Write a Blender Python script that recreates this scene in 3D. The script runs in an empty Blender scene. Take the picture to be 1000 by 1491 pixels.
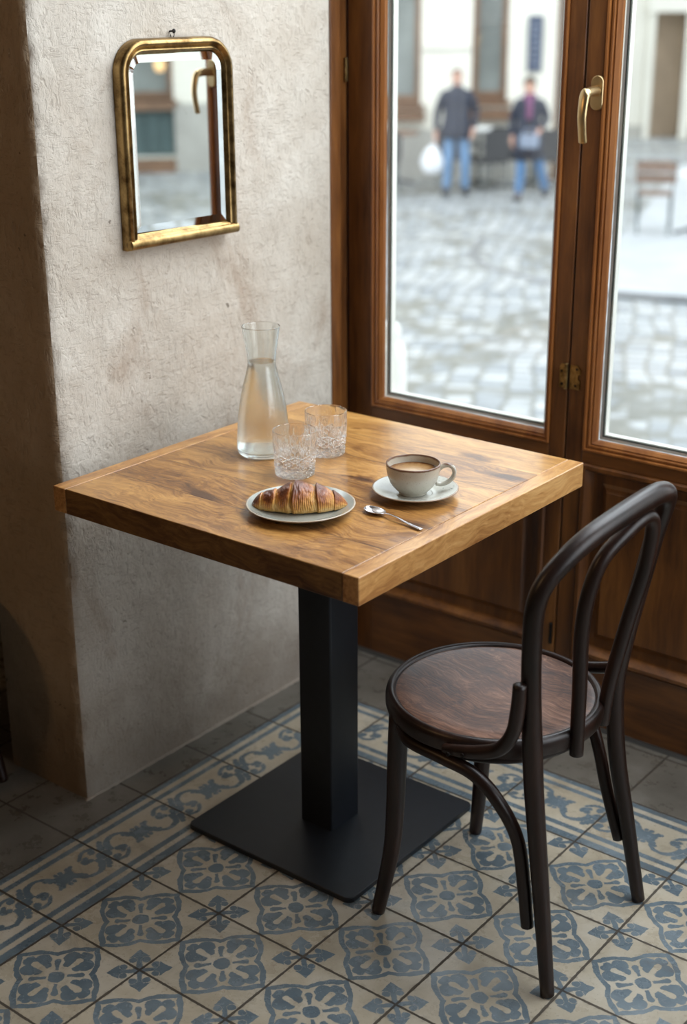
import bpy, bmesh, math, random
from mathutils import Vector, Matrix, noise
random.seed(7)
PI = math.pi
SC = bpy.context.scene
COL = SC.collection

# ------------------------------------------------------------------ camera
CAMX, CAMY, CAMZ = 1.9808, -1.7964, 1.5812
cam_d = bpy.data.cameras.new('camera'); cam = bpy.data.objects.new('camera', cam_d); COL.objects.link(cam)
yaw, pit, rol = math.radians(-38.1812), math.radians(20.5085), math.radians(-0.2597)
fw = Vector((math.sin(yaw)*math.cos(pit), math.cos(yaw)*math.cos(pit), -math.sin(pit)))
rr = Vector((math.cos(yaw), -math.sin(yaw), 0)); uu = rr.cross(fw)
r2 = math.cos(rol)*rr + math.sin(rol)*uu; u2 = -math.sin(rol)*rr + math.cos(rol)*uu
M = Matrix((r2, u2, -fw)).transposed().to_4x4(); M.translation = (CAMX, CAMY, CAMZ)
cam.matrix_world = M
cam_d.sensor_fit = 'HORIZONTAL'; cam_d.sensor_width = 24.0; cam_d.lens = 24.0*2034.67/1000
cam_d.clip_start = 0.05; cam_d.clip_end = 300
cam_d.dof.use_dof = True; cam_d.dof.focus_distance = 2.45; cam_d.dof.aperture_fstop = 2.5
SC.camera = cam

# ------------------------------------------------------------------ world, lights, exposure
SC.view_settings.view_transform = 'Standard'; SC.view_settings.look = 'None'
SC.view_settings.gamma = 1.0; SC.view_settings.use_curve_mapping = False
SC.view_settings.exposure = 0.0
SC.cycles.max_bounces = 24; SC.cycles.transmission_bounces = 24; SC.cycles.transparent_max_bounces = 32; SC.cycles.glossy_bounces = 8
world = bpy.data.worlds.new('overcast_sky'); SC.world = world; world.use_nodes = True
wn = world.node_tree; bg = wn.nodes['Background']
bg.inputs[0].default_value = (0.88, 0.94, 1.0, 1); bg.inputs[1].default_value = 2.9

def area(name, loc, target, sx, sy, power, col=(1, 1, 1), spread=PI):
    d = bpy.data.lights.new(name, 'AREA'); d.shape = 'RECTANGLE'; d.size = sx; d.size_y = sy
    d.energy = power; d.color = col; d.spread = spread
    o = bpy.data.objects.new(name, d); COL.objects.link(o); o.location = loc
    o.rotation_euler = (Vector(target)-Vector(loc)).to_track_quat('-Z', 'Y').to_euler()
    return o
# added area fills inside the room, boosting daylight by the doors and the right wall
area('upper_glazing_fill', (0.95, 0.66, 2.15), (0.45, -0.25, 0.6), 1.6, 0.9, 24, (0.88, 0.94, 1.0), math.radians(130))
area('right_side_fill', (2.75, 0.35, 1.75), (0.2, 0.1, 0.7), 1.2, 1.5, 13, (0.90, 0.95, 1.0))
# unseen warm point light added as fill, no fixture modelled
pl = bpy.data.lights.new('warm_fill', 'POINT'); pl.energy = 24; pl.color = (1.0, 0.62, 0.30); pl.shadow_soft_size = 0.15
plo = bpy.data.objects.new('warm_fill', pl); COL.objects.link(plo); plo.location = (-0.6, -2.6, 2.4)

# ------------------------------------------------------------------ node helpers
class X:
    """tiny expression wrapper that turns arithmetic into Math nodes"""
    nt = None
    def __init__(s, v): s.v = v
    @staticmethod
    def m(op, *a, clamp=False):
        n = X.nt.nodes.new('ShaderNodeMath'); n.operation = op; n.use_clamp = clamp
        for i, q in enumerate(a):
            v = q.v if isinstance(q, X) else q
            if isinstance(v, (int, float)): n.inputs[i].default_value = v
            else: X.nt.links.new(v, n.inputs[i])
        return X(n.outputs[0])
    def __add__(s, o): return X.m('ADD', s, o)
    __radd__ = __add__
    def __sub__(s, o): return X.m('SUBTRACT', s, o)
    def __rsub__(s, o): return X.m('SUBTRACT', o, s)
    def __mul__(s, o): return X.m('MULTIPLY', s, o)
    __rmul__ = __mul__
    def __truediv__(s, o): return X.m('DIVIDE', s, o)
def ab(a): return X.m('ABSOLUTE', a)
def mx(a, b): return X.m('MAXIMUM', a, b)
def mn(a, b): return X.m('MINIMUM', a, b)
def sq(a): return X.m('SQRT', a)
def fl(a): return X.m('FLOOR', a)
def lt(a, b): return X.m('LESS_THAN', a, b)
def gt(a, b): return X.m('GREATER_THAN', a, b)
def sstep(a, lo, hi):
    n = X.nt.nodes.new('ShaderNodeMapRange'); n.interpolation_type = 'SMOOTHSTEP'
    X.nt.links.new(a.v, n.inputs[0]); n.inputs[1].default_value = lo; n.inputs[2].default_value = hi
    return X(n.outputs[0])
def circ(x, y, cx, cy, r):            # signed distance, negative inside
    dx = x-cx; dy = y-cy
    return sq(dx*dx+dy*dy)-r

class MT:
    def __init__(s, name):
        s.m = bpy.data.materials.new(name); s.m.use_nodes = True; s.nt = s.m.node_tree; X.nt = s.nt
        s.b = s.nt.nodes['Principled BSDF']; s.out = s.nt.nodes['Material Output']
        s.tc = s.nt.nodes.new('ShaderNodeTexCoord')
    def n(s, t): return s.nt.nodes.new(t)
    def l(s, a, b): s.nt.links.new(a, b)
    def mapping(s, scale=(1, 1, 1), loc=(0, 0, 0), rot=(0, 0, 0), src=None):
        n = s.n('ShaderNodeMapping'); s.l(src or s.tc.outputs['Object'], n.inputs[0])
        n.inputs['Scale'].default_value = scale; n.inputs['Location'].default_value = loc; n.inputs['Rotation'].default_value = rot
        return n.outputs[0]
    def noise(s, scale, detail=4, rough=0.55, vec=None, dist=0.0):
        n = s.n('ShaderNodeTexNoise'); n.inputs['Scale'].default_value = scale; n.inputs['Detail'].default_value = detail
        n.inputs['Roughness'].default_value = rough; n.inputs['Distortion'].default_value = dist
        s.l(vec or s.tc.outputs['Object'], n.inputs['Vector']); return n.outputs[0]
    def ramp(s, fac, stops, interp='LINEAR'):
        n = s.n('ShaderNodeValToRGB'); n.color_ramp.interpolation = interp; e = n.color_ramp.elements
        while len(e) < len(stops): e.new(0.5)
        for i, (p, c) in enumerate(stops): e[i].position = p; e[i].color = (*c, 1) if len(c) == 3 else c
        s.l(fac, n.inputs[0]); return n.outputs[0]
    def mix(s, fac, a, b, mode='MIX'):
        n = s.n('ShaderNodeMix'); n.data_type = 'RGBA'; n.blend_type = mode
        for v, i in ((fac, 0), (a, 6), (b, 7)):
            if isinstance(v, X): v = v.v
            if isinstance(v, (int, float)): n.inputs[i].default_value = v
            elif isinstance(v, tuple): n.inputs[i].default_value = (*v, 1) if len(v) == 3 else v
            else: s.l(v, n.inputs[i])
        return n.outputs[2]
    def bump(s, h, strength=0.3, dist=0.01, prev=None):
        n = s.n('ShaderNodeBump'); n.inputs['Strength'].default_value = strength; n.inputs['Distance'].default_value = dist
        s.l(h.v if isinstance(h, X) else h, n.inputs['Height'])
        if prev: s.l(prev, n.inputs['Normal'])
        s.l(n.outputs[0], s.b.inputs['Normal']); return n.outputs[0]
    def color(s, c):
        if isinstance(c, tuple): s.b.inputs['Base Color'].default_value = (*c, 1)
        else: s.l(c, s.b.inputs['Base Color'])
    def rough(s, v):
        if isinstance(v, X): v = v.v
        if isinstance(v, (int, float)): s.b.inputs['Roughness'].default_value = v
        else: s.l(v, s.b.inputs['Roughness'])
    def set(s, k, v): s.b.inputs[k].default_value = v

def simple(name, col, rough=0.5, metal=0.0, var=0.12, vscale=30, bump=0.0, bscale=60, coat=0.0):
    t = MT(name); f = t.noise(vscale, 4)
    dark = tuple(c*(1-var) for c in col); lite = tuple(min(1, c*(1+var)) for c in col)
    t.color(t.ramp(f, [(0.3, dark), (0.7, lite)])); t.rough(rough); t.set('Metallic', metal)
    if coat: t.set('Coat Weight', coat); t.set('Coat Roughness', 0.15)
    if bump: t.bump(t.noise(bscale, 5), bump, 0.004)
    return t.m

def wood(name, stops, axis='x', scale=1.0, rough=0.4, bump=0.15, knots=0.0, planks=None, coat=0.0, warp=0.06, fine=0.35, offset=(0, 0, 0), contrast=1.5, cracks=0.0):
    """axis: grain direction. planks=(across-axis index, width)"""
    t = MT(name)
    ai = 'xyz'.index(axis)
    sep = t.n('ShaderNodeSeparateXYZ'); t.l(t.tc.outputs['Object'], sep.inputs[0])
    vec = t.tc.outputs['Object']
    seam = None
    if planks:
        pi_, pw = planks
        c = X(sep.outputs[pi_]); idx = fl(c/pw)
        fr = c/pw-idx
        com = t.n('ShaderNodeCombineXYZ')
        t.l((idx*3.7).v, com.inputs[0]); t.l((idx*1.9).v, com.inputs[1]); t.l((idx*5.3).v, com.inputs[2])
        va = t.n('ShaderNodeVectorMath'); va.operation = 'ADD'; t.l(vec, va.inputs[0]); t.l(com.outputs[0], va.inputs[1]); vec = va.outputs[0]
        seam = mn(fr, 1-fr)*pw
        wn_ = t.n('ShaderNodeTexWhiteNoise'); wn_.noise_dimensions = '1D'; t.l(idx.v, wn_.inputs['W']); pid = X(wn_.outputs['Value'])
    # warp
    nz = t.n('ShaderNodeTexNoise'); nz.inputs['Scale'].default_value = 4.0*scale; nz.inputs['Detail'].default_value = 3; t.l(vec, nz.inputs['Vector'])
    vm = t.n('ShaderNodeVectorMath'); vm.operation = 'SCALE'; t.l(nz.outputs['Color'], vm.inputs[0]); vm.inputs['Scale'].default_value = warp*2
    va2 = t.n('ShaderNodeVectorMath'); va2.operation = 'ADD'; t.l(vec, va2.inputs[0]); t.l(vm.outputs[0], va2.inputs[1]); wv = va2.outputs[0]
    s1 = [14*scale]*3; s1[ai] = 1.6*scale
    g1 = t.noise(1.0, 6, 0.6, t.mapping(tuple(s1), offset, src=wv), 0.6)
    s2 = [110*scale]*3; s2[ai] = 5*scale
    g2 = t.noise(1.0, 5, 0.7, t.mapping(tuple(s2), offset, src=wv))
    s3 = [5*scale]*3; s3[ai] = 2.2*scale
    g3 = t.noise(1.0, 3, 0.5, t.mapping(tuple(s3), offset, src=vec), 1.0)
    v = X(g1)*0.62 + X(g2)*fine + X(g3)*0.45 - (0.235+0.5*(fine-0.35)) - 0.08
    v = (v-0.5)*contrast+0.5
    if planks: v = v + (pid-0.5)*0.20
    if knots:
        sk = [7*scale]*3; sk[ai] = 3.2*scale
        vo = t.n('ShaderNodeTexVoronoi'); t.l(t.mapping(tuple(sk), (0.3, 0.7, 0), src=wv), vo.inputs['Vector']); vo.inputs['Scale'].default_value = 1.0
        k = sstep(X(vo.outputs['Distance']), 0.0, 0.26)
        v = v - (1-k)*knots
    if cracks:
        s4 = [70*scale]*3; s4[ai] = 4.5*scale
        ck_ = 1-sstep(X(t.noise(1.0, 3, 0.6, t.mapping(tuple(s4), (2, 5, 1), src=wv), 0.3)), 0.24, 0.33)
        msk = sstep(X(t.noise(6*scale, 2, 0.5, t.mapping((1, 1, 1), (7, 1, 3)))), 0.42, 0.6)
        v = v-ck_*msk*cracks
    col = t.ramp(v.v, stops)
    if seam is not None:
        sm = 1-sstep(seam, 0.0004, 0.0016)
        col = t.mix((sm*0.55).v, col, tuple(c*0.25 for c in stops[0][1]))
    t.color(col); t.rough((X(g2)*0.18+(rough-0.07)).v)
    h = X(g2)*0.5+X(g1)*0.5
    if seam is not None: h = h-sm*0.8
    t.bump(h, bump, 0.003)
    if coat: t.set('Coat Weight', coat); t.set('Coat Roughness', 0.12)
    return t.m

# ------------------------------------------------------------------ materials
def plaster(name, c_hi, c_lo, c_stain, bumpk=0.55):
    t = MT(name)
    big = t.noise(2.3, 5, 0.6, dist=0.6); mid = t.noise(7, 5, 0.65); fine = t.noise(90, 4, 0.6)
    v = X(big)*0.6+X(mid)*0.4
    c = t.ramp(v.v, [(0.33, c_lo), (0.5, tuple((a+b)/2 for a, b in zip(c_hi, c_lo))), (0.62, c_hi)])
    st = sstep(X(t.noise(3.1, 6, 0.7, t.mapping((1, 1, 0.6), (3, 1, 2)), 1.2)), 0.55, 0.74)
    c = t.mix((st*0.6).v, c, c_stain)
    sep = t.n('ShaderNodeSeparateXYZ'); t.l(t.tc.outputs['Object'], sep.inputs[0]); z = X(sep.outputs[2])
    damp = (1-sstep(z+(X(mid)-0.5)*0.18, 0.02, 0.30))
    c = t.mix((damp*0.55).v, c, tuple(a*0.45 for a in c_stain))
    spots = gt(X(t.noise(38, 2, 0.5, t.mapping((1, 1, 1), (5, 5, 5)))), 0.755)
    c = t.mix((spots*0.7).v, c, (0.10, 0.07, 0.045))
    COLOR_HERE = c
    # short scratchy strokes in turning directions
    hs = []
    for i, (rt, sc, off) in enumerate((((0.5, 0.3, 0.2), (40, 40, 170), 1), ((0.9, -0.4, 0.8), (150, 60, 38), 4), ((-0.6, 0.2, 0.5), (60, 150, 42), 7))):
        n = X(t.noise(1.0, 3, 0.6, t.mapping(sc, (off, off, off), rt), 0.8)); hs.append(1-sstep(n, 0.36, 0.47))
    sel = X(t.noise(11, 3, 0.5, t.mapping((1, 1, 1), (9, 2, 4)))); sel2 = X(t.noise(9, 3, 0.5, t.mapping((1, 1, 1), (1, 8, 3))))
    a = sstep(sel, 0.42, 0.58); b2 = sstep(sel2, 0.44, 0.6)
    strokes = hs[0]*a + hs[1]*(1-a) + hs[2]*b2*0.7
    h = X(mid)*1.6+X(fine)*0.25-strokes*0.55 + X(t.noise(28, 4, 0.6))*0.7
    t.bump(h, bumpk, 0.012)
    dirt = strokes*0.16+sstep(X(t.noise(170, 3, 0.6)), 0.60, 0.72)*0.30
    t.color(t.mix(dirt.v, COLOR_HERE, tuple(q*0.55 for q in c_stain))); t.rough(0.85)
    return t.m
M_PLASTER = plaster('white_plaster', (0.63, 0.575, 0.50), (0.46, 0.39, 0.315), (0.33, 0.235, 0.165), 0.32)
M_PLASTER_DARK = plaster('dark_plaster', (0.44, 0.33, 0.22), (0.33, 0.235, 0.145), (0.17, 0.11, 0.065), 0.4)  # darker, browner copy of the plaster for the end and far faces
M_PAINT = plaster('room_plaster', (0.17, 0.14, 0.11), (0.13, 0.105, 0.08), (0.09, 0.065, 0.05), 0.2)

# tiles --------------------------------------------------------------
GX, GY, S = 0.2786, -0.2603, 0.2
def floor_material():
    t = MT('encaustic_tiles')
    sep = t.n('ShaderNodeSeparateXYZ'); t.l(t.tc.outputs['Object'], sep.inputs[0])
    wob = t.n('ShaderNodeTexNoise'); wob.inputs['Scale'].default_value = 60; wob.inputs['Detail'].default_value = 3; t.l(t.tc.outputs['Object'], wob.inputs['Vector'])
    ws = t.n('ShaderNodeSeparateColor'); t.l(wob.outputs['Color'], ws.inputs[0])
    wx = (X(ws.outputs[0])-0.5)*0.075; wy = (X(ws.outputs[1])-0.5)*0.075
    U = (X(sep.outputs[0])-GX)/S; V = (X(sep.outputs[1])-GY)/S
    iu = fl(U); iv = fl(V); fu = U-iu; fv = V-iv
    a = (fu*2-1); b = (fv*2-1)
    aa = ab(a+wx); bb = ab(b+wy)
    u = mx(aa, bb); w = mn(aa, bb)
    su = u+w; tt = (u-w)/mx(su, 0.001)
    t4 = tt*tt*tt*tt; R = 0.93 + X.m('SINE', tt*PI)*0.12 + t4*t4*0.09
    ring = mx(su-R, (R-0.135)-su)
    p1 = circ(u, w, 0.52, 0.165, 0.150); p2 = circ(u, w, 0.70, 0.035, 0.085); p3 = circ(u, w, 0.37, 0.10, 0.090); p4 = circ(u, w, 0.57, 0.02, 0.14)
    pet = mn(mn(p1, p2), mn(p3, p4))
    # cream teardrop inside each petal
    hh = mn(mx((u-0.20)/0.34, 0), 1)
    dx = u-(hh*0.34+0.20); tear = sq(dx*dx+w*w)-(hh*0.035+0.032)
    pet = mx(pet, 0-tear)
    d = (u+w)*0.7071; e = (u-w)*0.7071
    hh2 = mn(mx((d-0.15)/0.27, 0), 1); dx2 = d-(hh2*0.27+0.15)
    stalk = sq(dx2*dx2+e*e)-(0.026+hh2*hh2*0.035)
    gap = 0.185-sq(u*u+w*w)           # keep a cream ring round the centre
    cen = circ(u, w, 0, 0, 0.145)
    flower = mn(mn(ring, cen), mx(mn(pet, stalk), gap))
    # corner fleurs
    u3 = 1-aa; w3 = 1-bb; d3 = (u3+w3)*0.7071; e3 = ab(u3-w3)*0.7071
    f1 = circ(d3, e3, 0.38, 0, 0.085); f2 = circ(d3, e3, 0.275, 0.118, 0.070); f3 = mx(e3-0.045, d3-0.38); f5 = mx(e3*1.2+d3-0.565, 0.35-d3)
    f4 = circ(d3, e3, 0.0, 0.0, 0.11)
    field = mn(flower, mn(mn(f1, f2), mn(mn(f3, f5), f4)))
    # border: q across (0 at inner seam .. 1 outer), p along
    def border(p, q):
        st = mn(mn(ab(q-0.050)-0.050, ab(q-0.195)-0.032), mn(ab(q-0.822)-0.030, ab(q-0.955)-0.035))
        p0 = p+wx*0.5; q0 = q+wy*0.5
        # fold by 180 degree rotation about the tile middle (S-scroll)
        sg = gt(p0, 0.5)*2-1
        x = (p0-0.5)*sg; y = (q0-0.52)*sg
        g = circ(x, y, 0.0, 0.0, 0.082)
        for cx, cy, r in ((0.105, 0.085, 0.036), (0.14, 0.10, 0.022), (0.12, -0.07, 0.036), (0.155, -0.105, 0.024), (0.07, 0.03, 0.05), (0.08, -0.04, 0.045), (0.02, 0.10, 0.026), (0.03, -0.10, 0.024),
                          (0.30, 0.045, 0.048), (0.335, 0.085, 0.028), (0.345, 0.02, 0.030), (0.455, -0.10, 0.040), (0.43, -0.145, 0.035), (0.475, 0.0, 0.062), (0.40, -0.185, 0.028), (0.44, 0.12, 0.040), (0.47, 0.16, 0.03)):
            g = mn(g, circ(x, y, cx, cy, r))
        dxa = x-0.245; dya = y+0.03; ra = sq(dxa*dxa+dya*dya)
        arc = mx(ab(ra-0.150)-0.021-mx(dxa, 0)*0.10, dya-0.03)
        arc2 = mx(mx(ab(sq((x-0.40)*(x-0.40)+(y-0.06)*(y-0.06))-0.125)-0.02, 0.10-y), x-0.46)
        return mn(st, mn(g, mn(arc, arc2)))
    uL = 0-U                        # 0..1 in the left border
    vT = V-3                        # 0..1 in the window-side border
    inL = gt(uL, 0)*lt(uL, 1); inT = gt(vT, 0)*lt(vT, 1)
    bl = border(fv, uL); bt = border(fu, vT)
    inField = gt(U, 0)*lt(V, 3)
    # corner block: keep lines running round
    isB = mx(inL*lt(V, 4), inT*gt(U, -1)); corner = inL*inT
    sdB = bl*inL*(1-inT)+bt*inT*(1-inL)+corner*mn(mn(ab(mx(uL, vT)-0.955)-0.035, ab(mx(uL, vT)-0.822)-0.03), circ(uL, vT, 0.45, 0.45, 0.2))
    sd = field*inField+sdB*isB
    isP = mn(inField+isB, 1)
    edge = X(t.noise(300, 3, 0.6))
    ink = (1-sstep(sd+(edge-0.5)*0.03, -0.008, 0.012))*isP
    # worn pigment
    wear = sstep(X(t.noise(26, 6, 0.7, dist=0.4)), 0.60, 0.78)
    blu = t.ramp(t.noise(9, 5, 0.65), [(0.3, (0.105, 0.145, 0.175)), (0.5, (0.150, 0.195, 0.225)), (0.7, (0.225, 0.275, 0.305))])
    blu = t.mix((wear*0.45).v, blu, (0.42, 0.42, 0.39))
    cre = t.ramp(t.noise(5, 6, 0.7), [(0.3, (0.37, 0.31, 0.22)), (0.5, (0.51, 0.445, 0.335)), (0.68, (0.62, 0.565, 0.465))])
    pla = t.ramp(t.noise(4, 6, 0.7), [(0.3, (0.10, 0.088, 0.072)), (0.5, (0.16, 0.145, 0.12)), (0.7, (0.24, 0.22, 0.19))])
    base = t.mix(isP.v, pla, cre)
    c = t.mix(ink.v, base, blu)
    # tile-to-tile tone
    com = t.n('ShaderNodeCombineXYZ'); t.l(iu.v, com.inputs[0]); t.l(iv.v, com.inputs[1])
    wn2 = t.n('ShaderNodeTexWhiteNoise'); t.l(com.outputs[0], wn2.inputs['Vector'])
    tone = X(wn2.outputs['Value'])*0.16+0.84
    tv = t.n('ShaderNodeCombineXYZ')
    for i in range(3): t.l(tone.v, tv.inputs[i])
    c = t.mix(1.0, c, tv.outputs[0], 'MULTIPLY')
    # grime: specks and joints
    sp = sstep(X(t.noise(140, 4, 0.75)), 0.61, 0.68)
    blot = sstep(X(t.noise(7, 6, 0.75, t.mapping((1, 1, 1), (4, 1, 0)), 0.8)), 0.52, 0.72)
    c = t.mix((blot*0.38).v, c, (0.13, 0.105, 0.075))
    chip = gt(X(t.noise(45, 5, 0.8, t.mapping((1, 1, 1), (8, 3, 0)))), 0.735)
    c = t.mix((chip*0.8).v, c, (0.05, 0.04, 0.03))
    c = t.mix((sp*0.45).v, c, (0.10, 0.08, 0.06))
    gr_w = X(t.noise(70, 3, 0.6))
    # joints: all round in the field, across only in the outer band
    du = mn(fu, 1-fu)*S; dv = mn(fv, 1-fv)*S
    lim = (gr_w*0.0032)+0.0003
    jd = mn(du, dv)
    skip = inL*lt(uL, 1)*0
    noj = mx(lt(ab(uL-1), 0.1)*lt(V, 3.9), lt(ab(vT-1), 0.1)*gt(U, -0.9))   # no joint where stripes meet plain tiles
    dj = jd+noj*0.0
    j = 1-sstep(dj-lim, 0.0, 0.0012)
    c = t.mix((j*0.93).v, c, (0.035, 0.026, 0.018))
    halo = (1-sstep(dj, 0.0, 0.014))*sstep(gr_w, 0.45, 0.7)
    c = t.mix((halo*0.45).v, c, (0.12, 0.095, 0.065))
    t.color(c)
    t.rough((X(t.noise(16, 5, 0.7))*0.34+0.13+j*0.4-ink*0.04).v)
    t.set('Specular IOR Level', 0.5)
    h = X(t.noise(18, 4, 0.6))*0.5+X(t.noise(120, 3, 0.6))*0.12-j*1.2-sp*0.15
    t.bump(h, 0.25, 0.004)
    return t.m
M_FLOOR = floor_material()

M_TABLE = wood('varnished_plank_wood', [(0.02, (0.08, 0.028, 0.008)), (0.22, (0.25, 0.105, 0.026)), (0.42, (0.48, 0.235, 0.062)), (0.62, (0.64, 0.350, 0.110)), (0.88, (0.74, 0.47, 0.190))],
               'x', 1.35, 0.30, 0.15, knots=0.42, planks=(1, 0.1165), coat=0.25, warp=0.06, fine=0.70, contrast=1.12, cracks=0.38)
M_TABLE_END = wood('breadboard_end_wood', [(0.1, (0.26, 0.10, 0.028)), (0.4, (0.52, 0.26, 0.085)), (0.65, (0.68, 0.39, 0.15)), (0.9, (0.76, 0.47, 0.21))],
                   'y', 1.2, 0.32, 0.15, knots=0.2, coat=0.2, offset=(3, 1, 2), fine=0.65, cracks=0.35)
M_DOOR = wood('stained_door_wood', [(0.1, (0.055, 0.017, 0.004)), (0.4, (0.175, 0.062, 0.013)), (0.65, (0.285, 0.112, 0.025)), (0.9, (0.40, 0.175, 0.045))],
              'z', 1.0, 0.36, 0.10, coat=0.15, warp=0.02)
M_DOOR_H = wood('stained_rail_wood', [(0.1, (0.055, 0.017, 0.004)), (0.4, (0.175, 0.062, 0.013)), (0.65, (0.285, 0.112, 0.025)), (0.9, (0.40, 0.175, 0.045))],
                'x', 1.0, 0.36, 0.10, coat=0.15, warp=0.02)
M_BEAD = wood('glazing_bead_wood', [(0.1, (0.20, 0.062, 0.014)), (0.5, (0.42, 0.165, 0.045)), (0.9, (0.56, 0.26, 0.085))], 'z', 1.0, 0.30, 0.06, coat=0.3, warp=0.02)
M_BENT = wood('dark_bentwood', [(0.1, (0.006, 0.0025, 0.0015)), (0.45, (0.020, 0.0075, 0.0045)), (0.75, (0.046, 0.018, 0.010)), (0.95, (0.11, 0.045, 0.023))], 'z', 1.6, 0.33, 0.12, warp=0.03)
M_SEAT = wood('worn_seat_veneer', [(0.05, (0.030, 0.010, 0.006)), (0.35, (0.105, 0.042, 0.022)), (0.6, (0.21, 0.10, 0.060)), (0.85, (0.36, 0.21, 0.145))], 'x', 1.7, 0.34, 0.25, coat=0.12, warp=0.05, fine=0.75, contrast=1.9)
M_IRON = simple('black_powder_coated_steel', (0.010, 0.013, 0.018), 0.38, 0.0, 0.15, 60, 0.12, 900)

def brass(name, hi, lo, rough=0.3, scale=25):
    t = MT(name); t.color(t.ramp(t.noise(scale, 6, 0.7), [(0.35, lo), (0.6, hi)])); t.set('Metallic', 1.0)
    t.rough((X(t.noise(scale*2, 5))*0.25+rough-0.1).v); t.bump(t.noise(scale*4, 4), 0.08, 0.002); return t.m
M_GILT = brass('antique_gilt', (0.40, 0.265, 0.11), (0.12, 0.068, 0.024), 0.32)
M_BRASS = brass('satin_brass', (0.66, 0.50, 0.27), (0.52, 0.37, 0.18), 0.30, 12)
M_HINGE = brass('tarnished_brass', (0.42, 0.28, 0.11), (0.10, 0.06, 0.02), 0.36, 60)
M_STEEL = brass('polished_steel', (0.72, 0.70, 0.72), (0.55, 0.53, 0.56), 0.16, 20)
t = MT('silvered_mirror'); t.set('Metallic', 1.0); t.set('Roughness', 0.012)
t.color(t.mix((gt(X(t.noise(120, 2)), 0.78)*0.5).v, (0.86, 0.88, 0.87), (0.4, 0.4, 0.38))); M_MIRROR = t.m
M_NAIL = simple('blackened_nail', (0.02, 0.016, 0.014), 0.5, 0.8)
M_GASKET = simple('dark_green_gasket', (0.030, 0.045, 0.042), 0.55)
M_SPACER = simple('white_glazing_spacer', (0.72, 0.74, 0.73), 0.5, 0, 0.05)
M_WHITEOUT = simple('exterior_white_paint', (0.80, 0.78, 0.71), 0.6, 0, 0.04)

def pane_mat():
    t = MT('window_glass'); nt = t.nt; nt.nodes.remove(t.b)
    tr = t.n('ShaderNodeBsdfTransparent'); tr.inputs[0].default_value = (0.96, 0.98, 0.98, 1)
    gl = t.n('ShaderNodeBsdfGlossy'); gl.inputs['Roughness'].default_value = 0.01
    lw = t.n('ShaderNodeFresnel'); gm = t.n('ShaderNodeNewGeometry'); t.l((X(gm.outputs['Backfacing'])*(1/1.45-1.45)+1.45).v, lw.inputs[0])
    dust = t.noise(8, 5)
    mx_ = t.n('ShaderNodeMixShader'); t.l((X(lw.outputs[0])*0.9+X(dust)*0.01).v, mx_.inputs[0]); t.l(tr.outputs[0], mx_.inputs[1]); t.l(gl.outputs[0], mx_.inputs[2])
    t.l(mx_.outputs[0], t.out.inputs[0]); return t.m
M_PANE = pane_mat()

def glass_mat(name, rough=0.0, col=(1, 1, 1), ior=1.47, clear=0.3, bump=0, bscale=400, z0=None, z1=None):
    t = MT(name); nt = t.nt; nt.nodes.remove(t.b)
    g = t.n('ShaderNodeBsdfGlass'); g.inputs['Color'].default_value = (*col, 1); g.inputs['IOR'].default_value = ior
    g.inputs['Roughness'].default_value = rough
    tr = t.n('ShaderNodeBsdfTransparent'); tr.inputs[0].default_value = (*col, 1)
    if bump:
        sep = t.n('ShaderNodeSeparateXYZ'); t.l(t.tc.outputs['Object'], sep.inputs[0]); z = X(sep.outputs[2])
        band = sstep(z, z0-0.004, z0+0.01)*(1-sstep(z, z1-0.02, z1+0.006))
        vo = t.n('ShaderNodeTexVoronoi'); vo.inputs['Scale'].default_value = bscale; t.l(t.tc.outputs['Object'], vo.inputs['Vector'])
        dr = (1-sstep(X(vo.outputs['Distance']), 0.1, 0.45))*band
        bp = t.n('ShaderNodeBump'); bp.inputs['Strength'].default_value = bump; bp.inputs['Distance'].default_value = 0.0008
        t.l(dr.v, bp.inputs['Height']); t.l(bp.outputs[0], g.inputs['Normal'])
        t.l((band*0.018*X(t.noise(25, 4))).v, g.inputs['Roughness'])
    m = t.n('ShaderNodeMixShader'); m.inputs[0].default_value = clear
    t.l(g.outputs[0], m.inputs[1]); t.l(tr.outputs[0], m.inputs[2]); t.l(m.outputs[0], t.out.inputs[0])
    return t.m
M_CARAFE = glass_mat('condensation_glass', 0.0, (0.99, 1.0, 0.995), 1.45, 0.12, 0.12, 600, 0.012, 0.19)
M_WATER = glass_mat('water', 0.0, (0.99, 1.0, 1.0), 1.33, 0.12)
M_CRYSTAL = glass_mat('cut_crystal', 0.0, (1.0, 1.0, 1.0), 1.52, 0.10)

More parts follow.
